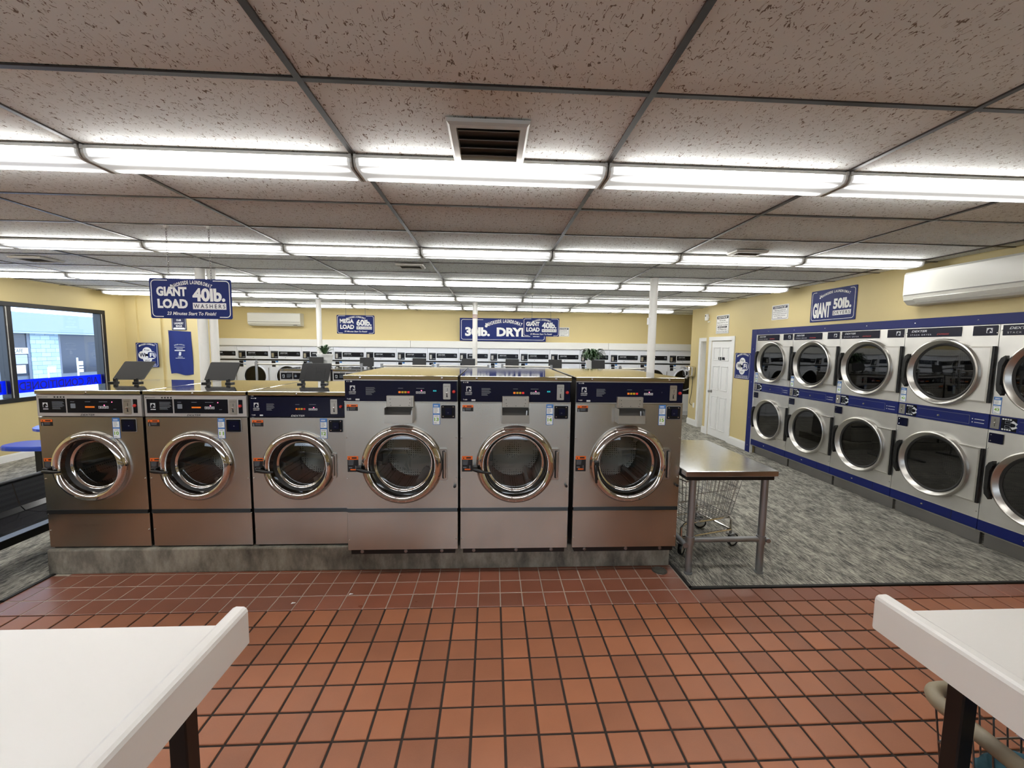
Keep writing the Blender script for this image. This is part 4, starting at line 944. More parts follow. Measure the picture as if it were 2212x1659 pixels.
# ---- price tablets: black plates on two feet standing on the lids
def tablet(label, x, y, z, lean=0.06, w=0.245, skew=0.05, group='black tablets on the front washers', style=0):
    t = thing('display_tablet', label, 'tablet', (x, y, z), 0, group)
    M_ = Matrix(((1, 0, skew / 0.16, 0), (0, 1, lean / 0.16, 0), (0, 0, 1, 0), (0, 0, 0, 1)))
    b = MB().prism(rrect(-w / 2, 0.028, w / 2, 0.185, 0.010), -0.008, 0.008, M_); p = b.build('tablet_plate', 'black_plastic', t)
    if style:
        q = MB()
        for x0, z0, x1, z1 in ((-0.08, 0.148, -0.005, 0.15), (0.005, 0.148, 0.085, 0.15), (-0.08, 0.122, 0.085, 0.124), (0.0, 0.122, 0.002, 0.15), (-0.08, 0.05, -0.078, 0.15), (0.083, 0.05, 0.085, 0.15)): q.box(x0, -0.0095, z0, x1, -0.008, z1, 0, 1, M_)
        q.lathe([(0.026, -0.0095), (0.028, -0.0095)], (0.04 + skew * 0.5, lean * 0.5, 0.085), 'Y', 24); q.build('moulded_lines', 'dark_gasket', p)
    for s in (-1, 1):
        f = MB(); f.box(s * w * 0.34 - 0.012, -0.012, 0.008, s * w * 0.34 + 0.012, 0.014, 0.04, 0.002); f.box(s * w * 0.40 - 0.024, -0.03, 0.0, s * w * 0.40 + 0.024, 0.03, 0.012, 0.002); f.build('foot', 'black_plastic', t)
    return t
zA = ZP + 1.193
tablet('black tablet leaning to one side on top of washer 10', -3.155, 3.68, zA, 0.05, 0.25, 0.075)
tablet('black tablet standing on top of washer 11', -2.385, 3.68, zA, 0.05, 0.25, 0.035)
tablet('black tablet with moulded lines standing on top of washer 12', -1.575, 3.68, zA, 0.04, 0.25, 0.022, style=1)
for i, x in enumerate((-3.06, -2.19, -1.275, -0.41, 0.37, 1.145, 1.93)):
    tablet('%s small black tablet from the left on the lids of the middle island' % ORD[i], x, 7.3, 0.14 + 1.193, 0.02, 0.24, 0.0, 'black tablets on the middle island')

# ================================================================ STEEL STACK DRYERS (right)
def ring_door(t, cx, cz, R, rg, up, w):
    # pressed plate that joins the ring to its hinge side
    pl = MB(); Rc = R - 0.008; th = math.asin(0.25 / Rc)
    pl.prism([(w - 0.018, cz - 0.25), (w - 0.018, cz + 0.25)] + [(cx + Rc * math.cos(th - 2 * th * i / 20), cz + Rc * math.sin(th - 2 * th * i / 20)) for i in range(21)], -0.022, -0.002)
    d = pl.build('door', 'steel_dryer', t)
    q = MB(); q.box(w - 0.19, -0.026, cz - 0.25, w - 0.018, -0.022, cz - 0.236); q.box(w - 0.19, -0.026, cz + 0.236, w - 0.018, -0.022, cz + 0.25); q.box(w - 0.032, -0.026, cz - 0.236, w - 0.018, -0.022, cz + 0.236); q.build('pressed_edge', 'steel_ring', d)
    MB().box(w - 0.018, -0.022, cz - 0.25, w - 0.004, 0.0, cz + 0.25, 0.001).build('hinge', 'black_plastic', d)
    MB().lathe([(R, 0.0), (R, -0.03), (R - 0.006, -0.046), (R - 0.016, -0.050), (R - 0.026, -0.046), (rg + 0.012, -0.012), (rg, -0.004)], (cx, 0, cz), 'Y', 64).build('door_ring', 'steel_ring', d, True)
    MB().lathe([(rg + 0.012, -0.013), (rg + 0.004, -0.016), (rg - 0.010, -0.010), (rg - 0.012, -0.002)], (cx, 0, cz), 'Y', 56).build('gasket', 'dark_gasket', d, True)
    MB().lathe([(0, -0.0075), (rg, -0.0065)], (cx, 0, cz), 'Y', 48).build('door_glass', 'dryer_glass', d)
    h = MB(); z0, z1 = cz - 0.17, cz + 0.17; x = cx - R - 0.002
    h.prism([(x - 0.005, z0 + 0.04), (x - 0.012, z0 + 0.09), (x - 0.014, z1 - 0.06), (x + 0.004, z1 - 0.02), (x + 0.030, z1), (x + 0.034, z1 - 0.04), (x + 0.016, z1 - 0.09), (x + 0.014, z0 + 0.09), (x + 0.036, z0 + 0.03), (x + 0.028, z0)], -0.07, -0.03); h.box(x + 0.008, -0.04, z0 + 0.10, x + 0.03, 0.0, z1 - 0.10); h.build('door_handle', 'black_plastic', d)
    MB().lathe([(rg + 0.02, 0.05), (rg + 0.02, 0.42), (0, 0.43)], (cx, 0, cz), 'Y', 36).build('drum', 'drum_steel', t, True)
def stack_dryer(num, label, ytop, w=0.806):
    t = thing('stack_dryer', label, 'dryer', (4.385, ytop, 0.0), -PI / 2, 'steel stack dryers along the right wall')
    c = MB(); c.box(0.002, 0.03, 0.142, 0.015, 0.80, 1.985); c.box(w - 0.015, 0.03, 0.142, w - 0.002, 0.80, 1.985); c.box(0.015, 0.79, 0.142, w - 0.015, 0.80, 1.985); c.box(0.015, 0.03, 1.96, w - 0.015, 0.79, 1.985); c.box(0.015, 0.03, 1.07, w - 0.015, 0.79, 1.19); c.box(0.015, 0.06, 0.0, w - 0.015, 0.78, 0.142); c.build('cabinet', 'steel_side', t)
    R, rg = 0.322, 0.264
    MB().plate_hole(0.0, 1.198, w, 1.983, 0.40, 1.545, R - 0.03, 0.0, 0.03).build('front_panel', 'steel_dryer', t)
    MB().plate_hole(0.0, 0.248, w, 1.063, 0.40, 0.638, R - 0.03, 0.0, 0.03).build('front_panel', 'steel_dryer', t)
    ring_door(t, 0.40, 1.545, R, rg, True, w); ring_door(t, 0.40, 0.638, R, rg, False, w)
    p = MB().box(0.02, -0.006, 1.886, 0.52, 0.0, 1.975, 0.002).build('name_panel', 'navy_panel', t); y = -0.0065
    q = MB(); text(q, 'DEXTER', 0.065, 1.937, 0.021, y, 0.15, 0.02, 0.3, 'L'); text(q, 'STACK DRYER', 0.055, 1.903, 0.014, y, 0.205, 0.0, 0, 'L', 1.4); q.build('name_lettering', 'print_white', p)
    q = MB(); text(q, 'EXPRESS', 0.31, 1.905, 0.014, y, 0.11, 0.0, 0.4, 'L'); q.build('red_lettering', 'button_red', p)
    p = MB().box(0.612, -0.006, 1.888, 0.794, 0.0, 1.976, 0.002).build('logo_panel', 'navy_panel', t); logo(p, 0.716, 1.910, 0.044, y, False)
    b = MB().box(0.0, -0.004, 1.066, w, 0.03, 1.196, 0.002).build('control_band', 'navy_trim', t)
    y = -0.0045
    MB().box(0.012, -0.007, 1.078, 0.075, -0.004, 1.184, 0.002).build('coin_plate', 'coin_plate' if num in ('41',) else 'ac_grey', b)
    q = MB(); q.box(0.04, -0.0076, 1.10, 0.045, -0.007, 1.165); q.lathe([(0, -0.016), (0.007, -0.014), (0.008, -0.007)], (0.044, 0, 1.13), 'Y', 8); q.build('coin_slot', 'chrome', b)
    kp = MB().box(0.085, -0.0055, 1.074, 0.19, -0.004, 1.188).build('keypad', 'near_black_panel', b)
    q = MB()
    for z in (1.168, 1.080):
        for i in range(4): q.box(0.092 + i * 0.017, -0.0062, z, 0.104 + i * 0.017, -0.0055, z + 0.012)
    q.prism([(0.165, 1.168), (0.198, 1.145), (0.186, 1.128), (0.178, 1.142), (0.150, 1.148)], -0.0062, -0.0055); q.prism([(0.165, 1.092), (0.198, 1.112), (0.186, 1.128), (0.178, 1.116), (0.150, 1.11)], -0.0062, -0.0055); q.build('keypad_marks', 'print_white', kp)
    q = MB(); sign_b = [(0.112, 1.136, 0.15, 1.158), (0.112, 1.100, 0.15, 1.122)]
    for x0, z0, x1, z1 in sign_b: q.box(x0, -0.0062, z0, x1, -0.0055, z0 + 0.003); q.box(x0, -0.0062, z1 - 0.003, x1, -0.0055, z1); q.box(x0, -0.0062, z0, x0 + 0.003, -0.0055, z1); q.box(x1 - 0.003, -0.0062, z0, x1, -0.0055, z1)
    q.build('timer_frames', 'print_grey', kp)
    q = MB(); q.box(0.21, y - 0.0008, 1.165, 0.66, y, 1.167); q.box(0.21, y - 0.0008, 1.086, 0.66, y, 1.088); q.box(0.66, y - 0.0008, 1.086, 0.662, y, 1.167); q.build('band_lines', 'print_grey', b)
    q = MB()
    for z in (1.138, 1.108):
        q.lathe([(0, -0.001), (0.005, -0.001)], (0.685, y, z), 'Y', 10); bars(q, 0.70, z - 0.003, 0.075, 1, 0.01, 0.005, y - 0.0006, 0.05)
    q.build('indicator_print', 'print_white', b)
    MB().lathe([(0, -0.010), (0.008, -0.008), (0.010, 0.0)], (0.40, -0.004, 1.122), 'Y', 12).build('band_lock', 'ac_grey', b, True)
    sticker_number(t, 0.012, 1.210, 0.058, 0.146, num)
    r_ = MB().prism(rrect(0.012, 0.952, 0.112, 1.040, 0.005), -0.008, 0.0).build('card_reader', 'navy_panel', t); q = MB()
    for z in (0.97, 1.022): q.lathe([(0, -0.0095), (0.004, -0.008)], (0.028, 0, z), 'Y', 8)
    stuff(q.build('rivets', 'chrome', r_))
    k = MB().box(0.0, -0.002, 0.150, w, 0.03, 0.246, 0.002).build('kick_panel', 'navy_trim', t); MB().box(0.0, -0.006, 0.142, w, 0.03, 0.150).box(0.0, -0.004, 0.246, w, 0.03, 0.249).build('kick_edge', 'steel_ring', k)
    MB().lathe([(0, -0.006), (0.008, -0.004), (0.010, 0)], (0.33, -0.002, 0.2), 'Y', 10).build('kick_lock', 'chrome', k, True)
    MB().box(0.598, -0.003, 0.152, 0.601, -0.001, 0.245).build('kick_joint', 'ink_black', k)
    screws(t, [(0.012, 0.90), (w - 0.014, 1.91), (w - 0.014, 0.31), (0.012, 1.93)])
    return t
PLACE = ['farthest of the steel stack dryers, next to the blue upright trim', 'second steel stack dryer from the blue upright trim', 'steel stack dryer numbered 41 with pale coin plate', 'steel stack dryer numbered 42, in front of the large air conditioner', 'nearest steel stack dryer, numbered 43 and cut off by the picture edge']
for i in range(5): stack_dryer(str(39 + i), PLACE[i], 6.58 - 0.81 * i)

# ================================================================ WHITE STACK DRYERS (back wall)
def white_dryer():
    w = 0.768
    t = thing('stack_dryer', 'x', 'dryer', (0, 10.40, 0), 0, 'white stack dryers along the back wall')
    MB().box(0.0, 0.02, 0.0, w, 0.195, 1.688).build('cabinet', 'white_enamel', t)
    MB().box(0.0, 0.0, 1.362, w, 0.02, 1.686, 0.003).build('control_fascia', 'white_enamel', t)
    MB().box(0.0, 0.004, 1.326, w, 0.02, 1.358).build('black_strip', 'black_plastic', t)
    MB().plate_hole(0.0, 0.74, w, 1.322, 0.42, 0.935, 0.19, 0.0, 0.02).build('front_panel', 'white_enamel', t)
    MB().box(0.0, 0.0, 0.10, w, 0.02, 0.56, 0.003).build('lower_panel', 'white_enamel', t)
    MB().box(0.0, 0.004, 0.56, w, 0.02, 0.738).build('control_band', 'near_black_panel', t); MB().box(0.0, 0.03, 0.0, w, 0.05, 0.10).build('toe_kick', 'black_steel', t)
    p = MB().box(0.03, -0.005, 1.384, 0.20, 0.0, 1.562, 0.002).build('coin_panel', 'near_black_panel', t); MB().box(0.05, -0.008, 1.405, 0.105, -0.005, 1.515, 0.002).build('coin_plate', 'coin_plate', p)
    q = MB(); bars(q, 0.125, 1.405, 0.065, 1, 0.02, 0.018, -0.006, 0.05)
    for i in range(4): q.box(0.05 + i * 0.036, -0.006, 1.535, 0.066 + i * 0.036, -0.005, 1.547)
    q.build('print', 'print_grey', p)
    p = MB().box(0.22, -0.005, 1.436, 0.735, 0.0, 1.552, 0.002).build('name_panel', 'near_black_panel', t); q = MB(); text(q, 'DEXTER', 0.26, 1.50, 0.026, -0.0058, 0.17, 0.02, 0.3, 'L'); q.build('name_lettering', 'print_white', p)
    q = MB(); text(q, 'STACK DRYER', 0.25, 1.462, 0.016, -0.0058, 0.20, 0, 0, 'L', 1.4); q.build('small_lettering', 'print_grey', p)
    logo(p, 0.66, 1.475, 0.045, -0.0056, False, 'print_grey', 'near_black_panel')
    d = MB().lathe([(0.285, 0.0), (0.285, -0.018), (0.272, -0.03), (0.262, -0.03), (0.245, -0.010), (0.240, 0.0)], (0.42, 0, 0.935), 'Y', 48).build('door_ring', 'white_enamel', t, True)
    MB().lathe([(0.255, -0.022), (0.246, -0.024), (0.236, -0.014)], (0.42, 0, 0.935), 'Y', 48).build('gasket', 'black_plastic', d, True)
    MB().lathe([(0, -0.004), (0.242, -0.008)], (0.42, 0, 0.935), 'Y', 40).build('door_glass', 'shop_glass_dark', d)
    MB().box(0.735, -0.012, 0.72, 0.745, 0.0, 1.15).build('hinge', 'ac_grey', t)
    c = MB().box(0.04, -0.006, 1.255, 0.135, 0.0, 1.318, 0.002).build('card_reader', 'near_black_panel', t); MB().box(0.05, -0.005, 1.172, 0.135, 0.0, 1.245, 0.002).build('warning_sticker', 'ink_black', t)
    s = MB().box(0.145, -0.002, 1.16, 0.20, 0.0, 1.322).build('number_sticker', 'label_white', t); MB().box(0.145, -0.003, 1.285, 0.20, -0.002, 1.322).box(0.145, -0.003, 1.225, 0.20, -0.002, 1.24).build('blue_header', 'label_blue', s)
    MB().lathe([(0, -0.008), (0.007, -0.006), (0.008, 0)], (0.38, 0, 1.40), 'Y', 8).build('fascia_lock', 'ink_black', t)
    return t
mat('shop_glass_dark', (18, 18, 16), 0.08)
wd = white_dryer(); x0w = -5.58
i0 = 0
xs = [-6.25 + 0.7738 * k for k in range(-1, 15)]
for i, x in enumerate(xs):
    c = wd if i == 0 else copy_tree(wd); c.location = (x + 0.003, 10.40, 0.0)
    c['label'] = '%s white stack dryer from the left along the back wall' % ORD[i]

# ================================================================ POLES
def pole(label, x, y, r=0.05, box=False, tape=False):
    t = thing('support_pole', label, 'pole', (x, y, 0.0))
    MB().lathe([(r, 0.004), (r, CZ - 0.004)], (0, 0, 0), 'Z', 28).build('pole_shaft', 'pole_white', t, True)
    MB().lathe([(0, CZ - 0.012), (r + 0.004, CZ - 0.012), (r + 0.004, CZ - 0.005)], (0, 0, 0), 'Z', 24).build('top_plate', 'pole_white', t); MB().lathe([(r + 0.004, 0.004), (r + 0.004, 0.012), (r, 0.013)], (0, 0, 0), 'Z', 24).build('base_plate', 'pole_white', t)
    if box: MB().box(-r - 0.012, -0.03, 2.04, -r + 0.02, 0.03, 2.13, 0.004).build('switch_box', 'white_paint', t)
    if tape:
        for i in range(4): MB().lathe([(r + 0.001, 2.30 + i * 0.022), (r + 0.001, 2.312 + i * 0.022)], (0, 0, 0), 'Z', 28).build('tape_band', 'copper_tape', t, True)
pole('wider white pole of the pair behind the hanging GIANT LOAD sign', -3.515, 5.2, 0.052)
pole('narrower white pole of the pair behind the hanging GIANT LOAD sign', -3.413, 5.245, 0.045)
pole('white pole behind washer 15 with a small box on its side', 2.06, 5.2, 0.05, True)
pole('far white pole rising beside the small fern', -3.44, 8.4, 0.05)
pole('far white pole in front of the 30lb. DRYERS sign, with copper tape bands', -0.34, 8.4, 0.05, False, True)

# ================================================================ GARMENT RAILS in the aisle
def rail(label, xa, xb, y, za, zb, hz):
    t = thing('garment_rail', label, 'rail', (0, y, 0), 0, 'steel garment rails behind the front washers')
    for x, z in ((xa, za), (xb, zb)):
        MB().cyl((x, 0, 0.03), (x, 0, z), 0.016, 10).build('upright', 'galvanised_pipe', t, True)
        MB().box(x - 0.02, -0.25, 0.004, x + 0.02, 0.25, 0.035, 0.004).build('foot', 'galvanised_pipe', t)
        MB().prism([(x - 0.018, hz - 0.03), (x + 0.018, hz - 0.03), (x + 0.018, hz + 0.03), (x - 0.018, hz + 0.03)], -0.018, 0.018).build('bracket', 'galvanised_pipe', t)
    MB().cyl((xa, 0, hz), (xb, 0, hz), 0.015, 10).build('cross_bar', 'steel_ring', t, True)
rail('garment rail between washer 11 and the small fern', -3.57, -2.80, 6.4, 1.49, 1.47, 1.43)
rail('garment rail to the right of the small fern, ending over washer 13', -2.76, -2.0, 6.4, 1.47, 1.45, 1.425)
rail('garment rail whose bar runs just above the leftmost tall washer lid', -1.69, -0.91, 6.4, 1.45, 1.45, 1.425)
rail('garment rail whose bar runs just above the middle tall washer lid', -0.83, -0.05, 6.4, 1.46, 1.45, 1.425)
rail('garment rail in front of the larger fern', 0.17, 0.94, 6.4, 1.47, 1.46, 1.43)
rail('garment rail nearest the white pole behind washer 15', 1.98, 2.38, 6.2, 1.47, 1.43, 1.42)

# ================================================================ POTTED FERNS
def fern(label, loc, pot_r, pot_h, spread, nleaf, seed, droop=0.6):
    t = thing('potted_fern', label, 'plant', loc)
    MB().lathe([(pot_r * 0.75, 0.0), (pot_r, pot_h * 0.9), (pot_r * 1.06, pot_h * 0.9), (pot_r * 1.06, pot_h), (pot_r * 0.95, pot_h), (pot_r * 0.9, pot_h * 0.85), (0, pot_h * 0.85)], (0, 0, 0), 'Z', 28, cap0=True).build('pot', 'pot_white', t, True)
    r = random.Random(seed)
    for i in range(nleaf):
        a = r.uniform(0, 2 * PI); L = spread * r.uniform(0.65, 1.05); up = r.uniform(0.5, 1.6) * spread; wd_ = spread * r.uniform(0.10, 0.16); b = MB(); n_ = 6; vs = []
        for k in range(n_ + 1):
            u = k / n_; px = L * u * (1 - 0.2 * u); pz = pot_h * 0.9 + up * (u * 1.6 - droop * 1.7 * u * u); hw = wd_ * math.sin(PI * (0.12 + 0.88 * u) ** 0.8) * 0.5 + 0.0015
            cx, cy = px * math.cos(a), px * math.sin(a); ox, oy = -math.sin(a) * hw, math.cos(a) * hw
            vs += [(cx + ox, cy + oy, pz + hw * 0.25), (cx, cy, pz - hw * 0.2), (cx - ox, cy - oy, pz + hw * 0.25)]
        fs = []
        for k in range(n_): q = k * 3; fs += [(q, q + 1, q + 4, q + 3), (q + 1, q + 2, q + 5, q + 4)]
        b.add(vs, fs); b.build('leaf', 'leaf_green', t, True)
fern('small dark fern in a white pot on the middle island, beside the far white pole', (-2.99, 7.52, 0.14 + 1.193), 0.135, 0.235, 0.20, 40, 3, 0.62)
fern('larger spreading fern in a white pot on the middle island, near the white pole', (1.86, 7.5, 0.14 + 1.193), 0.12, 0.17, 0.32, 90, 5, 0.80)

# ================================================================ AIR CONDITIONERS, SENSOR, HAND DRYER
def aircon(label, loc, rz, w, h, d):
    t = thing('air_conditioner', label, 'air conditioner', loc, rz)
    prof = [(0, h), (-d * 0.92, h), (-d, h - 0.02), (-d * 1.0, h * 0.32), (-d * 0.93, h * 0.16), (-d * 0.70, h * 0.03), (-d * 0.2, 0.0), (0, 0.0)]
    MB().prof_x(prof, 0, w).build('casing', 'ac_white', t)
    MB().prof_x([(-d * 1.004, h * 0.30), (-d * 1.004, h * 0.325), (-d * 0.99, h * 0.325), (-d * 0.99, h * 0.30)], 0.01, w - 0.01).build('front_seam', 'ac_grey', t)
    for i, (ya, za, yb, zb) in enumerate(((0.955, 0.20, 0.83, 0.105), (0.80, 0.085, 0.66, 0.022))):
        MB().prof_x([(-d * ya - 0.003, h * za - 0.002), (-d * ya, h * za + 0.004), (-d * yb, h * zb + 0.004), (-d * yb - 0.002, h * zb - 0.003)], w * 0.08, w * 0.86).build('louver', 'ac_white', t)
    MB().box(w * 0.86, -d * 0.96, h * 0.055, w * 0.93, -d * 0.78, h * 0.10).build('display_window', 'ac_grey', t)
    return t
aircon('white wall air conditioner high on the back wall, left of the far pole', (-5.97, YB, 2.175), 0, 1.26, 0.32, 0.20)
aircon('large white air conditioner high on the right wall above the steel dryers', (XR, 4.07, 2.205), -PI / 2, 1.25, 0.335, 0.195)
t = thing('wall_sensor', 'small white camera on the yellow wall corner above the white door', 'camera', (XR - 0.001, 8.20, 2.385), -PI / 2)
MB().box(-0.035, -0.075, -0.065, 0.035, -0.02, 0.065, 0.012, 2).build('camera_body', 'white_paint', t, True); MB().box(-0.012, -0.02, -0.02, 0.012, 0.0, 0.02).box(-0.01, -0.02, -0.1, 0.06, 0.0, -0.085).build('bracket', 'white_paint', t)
MB().lathe([(0, -0.079), (0.014, -0.078), (0.017, -0.074)], (0, 0, 0.028), 'Y', 16).build('camera_lens', 'ink_black', t, True)
t = thing('hand_dryer', 'chrome hand dryer on the yellow wall end with a dangling black cord', 'hand dryer', (4.609, 9.14, 1.235), -PI / 2)
MB().box(-0.14, -0.17, -0.12, 0.14, 0.0, 0.12, 0.035, 3).build('dryer_casing', 'chrome', t, True)
MB().cyl((0.0, -0.12, -0.11), (0.0, -0.15, -0.17), 0.035, 16, 0.028).build('nozzle', 'knob_metal', t, True)
MB().lathe([(0, -0.006), (0.03, -0.004), (0.034, 0)], (0, -0.17, 0.01), 'Y', 16).build('push_button', 'chrome', t, True)
MB().tube([(0.06, -0.02, -0.12), (0.07, -0.03, -0.3), (0.05, -0.03, -0.5), (0.0, -0.03, -0.66), (-0.01, -0.03, -0.74), (0.08, -0.025, -0.775)], 0.006, 6).build('cord', 'black_plastic', t, True)

# ================================================================ STEEL WORK TABLE and WIRE CART (right of the washers)
t = thing('steel_table', 'stainless steel work table on pipe legs beside washer 15', 'table', (0, 0, 0))
MB().box(1.432, 2.85, 0.802, 2.132, 3.87, 0.844, 0.003).build('table_top', 'steel_table', t)
MB().box(1.45, 2.87, 0.77, 2.114, 3.85, 0.802).build('under_frame', 'black_steel', t)
for x, y in ((1.535, 2.95), (2.10, 2.95), (1.59, 3.80)):
    lg = MB(); lg.cyl((x, y, 0.006), (x, y, 0.775), 0.0265, 18); lg.cyl((x, y, 0.245), (x, y, 0.305), 0.034, 18); lg.cyl((x, y, 0.004), (x, y, 0.02), 0.031, 18); lg.build('leg', 'galvanised_pipe', t, True)
sr = MB(); sr.cyl((1.535, 2.95, 0.275), (2.13, 2.95, 0.275), 0.021, 14); sr.build('stretcher', 'galvanised_pipe', t, True)
MB().cyl((1.495, 2.93, 0.24), (1.495, 3.80, 0.24), 0.021, 14).build('stretcher', 'galvanised_pipe', t, True)
MB().cyl((2.135, 2.91, 0.275), (2.135, 3.0, 0.275), 0.018, 14).build('pipe_fitting', 'galvanised_pipe', t, True)
def wire_box(mb, x0, y0, z0, x1, y1, z1, taper, step, r):
    # basket: bottom rectangle smaller than the top one
    def corner(u, v, w):
        k = taper * (1 - w); return (x0 + k + (x1 - x0 - 2 * k) * u, y0 + k + (y1 - y0 - 2 * k) * v, z0 + (z1 - z0) * w)
    nx = max(2, int((x1 - x0) / step)); ny = max(2, int((y1 - y0) / step)); nz = max(2, int((z1 - z0) / (step * 2.6)))
    for i in range(nx + 1):
        u = i / nx
        for v in (0, 1): mb.cyl(corner(u, v, 0), corner(u, v, 1), r, 5, cap=False)
        mb.cyl(corner(u, 0, 0), corner(u, 1, 0), r, 5, cap=False)
    for j in range(ny + 1):
        v = j / ny
        for u in (0, 1): mb.cyl(corner(u, v, 0), corner(u, v, 1), r, 5, cap=False)
        if j % 2 == 0: mb.cyl(corner(0, v, 0), corner(1, v, 0), r, 5, cap=False)
    for k in range(nz + 1):
        w = k / nz; rr = r * (2.0 if k in (0, nz) else 1.3)
        for a, b in (((0, 0), (1, 0)), ((1, 0), (1, 1)), ((1, 1), (0, 1)), ((0, 1), (0, 0))): mb.cyl(corner(*a, w), corner(*b, w), rr, 5, cap=False)
def caster(t, x, y, z, ang, r=0.058):
    c = MB(); ca, sa = math.cos(ang), math.sin(ang)
    M_ = Matrix.Translation((x, y, z)) @ Matrix.Rotation(ang, 4, 'Z')
    f = MB().box(-0.03, -0.022, r * 1.9, 0.03, 0.022, r * 2.05); f.prism([(-0.02, r * 2.0), (0.025, r * 2.0), (0.045, r * 0.9), (0.02, r * 0.9)], -0.022, -0.019); f.prism([(-0.02, r * 2.0), (0.025, r * 2.0), (0.045, r * 0.9), (0.02, r * 0.9)], 0.019, 0.022); f.cyl((0, 0, r * 2.0), (0, 0, r * 2.6), 0.012, 8)
    b = MB(); b.add(f.v, f.f, M_); o = b.build('caster', 'galvanised_pipe', t)
    w = MB().lathe([(r * 0.78, -0.014), (r * 0.96, -0.014), (r, -0.008), (r, 0.008), (r * 0.96, 0.014), (r * 0.78, 0.014)], (0.032, 0, r), 'Y', 24); b = MB(); b.add(w.v, w.f, M_); b.build('tyre', 'black_plastic', o, True)
    w = MB().lathe([(0, -0.010), (r * 0.3, -0.010), (r * 0.34, -0.006), (r * 0.78, -0.008), (r * 0.78, 0.008), (r * 0.34, 0.006), (r * 0.3, 0.010), (0, 0.010)], (0.032, 0, r), 'Y', 20); b = MB(); b.add(w.v, w.f, M_); b.build('wheel_hub', 'ac_white', o, True)
t = thing('laundry_cart', 'chrome wire laundry cart on casters parked behind the steel table', 'cart', (1.80, 3.485, 0.0), 0.28)
bk = MB(); wire_box(bk, -0.29, -0.25, 0.29, 0.33, 0.25, 0.66, 0.06, 0.042, 0.0022); stuff(bk.build('wire_basket', 'knob_metal', t))
fr_ = MB()
for s in (-1, 1): fr_.tube([(0.27, s * 0.2, 0.13), (0.27, s * 0.2, 0.25), (0.24, s * 0.2, 0.277), (-0.24, s * 0.2, 0.277), (-0.27, s * 0.2, 0.25), (-0.27, s * 0.2, 0.13)], 0.011, 8)
for x in (-0.27, 0.27): fr_.cyl((x, -0.2, 0.16), (x, 0.2, 0.16), 0.011, 8)
for s in (-1, 1): fr_.cyl((-0.27, s * 0.2, 0.16), (0.27, s * 0.2, 0.16), 0.011, 8)
fr_.build('cart_frame', 'chrome', t, True)
for x in (-0.27, 0.27):
    for s in (-0.2, 0.2): caster(t, x, s, 0.004, random.uniform(-0.6, 0.6), 0.06)

# ================================================================ WHITE FOLDING TABLES (foreground)
def folding_table(label, x_end, sgn, leg_x):
    # sgn -1: the table runs to the left of its raised end board; +1: to the right
    t = thing('folding_table', label, 'table', (0, 0, 0))
    xa = x_end; xb = x_end + sgn * 1.7
    x0, x1 = sorted((xa + sgn * 0.06, xb))
    MB().box(x0, 0.35, 0.815, x1, 1.245, 0.86, 0.003).build('table_top', 'white_laminate', t)
    # raised end board with rounded top and coved inner foot
    p = [(0.0, 0.80), (0.0, 0.905), (0.004, 0.914), (0.012, 0.919), (0.035, 0.920), (0.044, 0.916), (0.052, 0.905), (0.062, 0.884), (0.074, 0.868), (0.094, 0.860), (0.094, 0.80)]
    vs = []; fs = []; k = len(p)
    for y, c in ((0.35, 0), (1.243, 0), (1.25, 0.004)):
        for a, z in p: vs.append((xa + sgn * (c + a * (1 - c * 10)), y, z - (c if z > 0.85 else -c)))
    fs = [tuple(range(k))] + [tuple(range(2 * k, 3 * k))[::-1]]
    for q in range(2):
        for i in range(k): j = (i + 1) % k; fs.append((q * k + i, q * k + j, q * k + k + j, q * k + k + i))
    MB().add(vs, fs).build('end_board', 'white_laminate', t)
    for y in (1.095, 0.42):
        for lx in (leg_x, x_end + sgn * 1.6):
            MB().box(lx, y, 0.0, lx + 0.05, y + 0.05, 0.80, 0.004).build('leg', 'black_steel', t)
    MB().box(min(leg_x, x_end + sgn * 1.6) + 0.02, 1.10, 0.76, max(leg_x, x_end + sgn * 1.6) + 0.05, 1.14, 0.814).build('apron_rail', 'black_steel', t)
    return t
folding_table('white laminate folding table with a raised end, at the near left of the picture', -0.752, -1, -0.897)
folding_table('white laminate folding table with a raised end, at the near right of the picture', 1.30, 1, 1.463)
# cart under the left table
t = thing('laundry_cart', 'chrome wire cart tucked under the near left white table', 'cart', (-1.28, 0.80, 0.0))
bk = MB(); wire_box(bk, -0.28, -0.28, 0.28, 0.28, 0.28, 0.58, 0.03, 0.06, 0.003); stuff(bk.build('wire_basket', 'chrome', t))
for x in (-0.22, 0.22):
    MB().cyl((x, -0.22, 0.13), (x, -0.22, 0.28), 0.01, 8).cyl((x, 0.22, 0.13), (x, 0.22, 0.28), 0.01, 8).build('post', 'chrome', t, True)
    for y in (-0.22, 0.22): caster(t, x, y, 0.0, 0.3, 0.055)
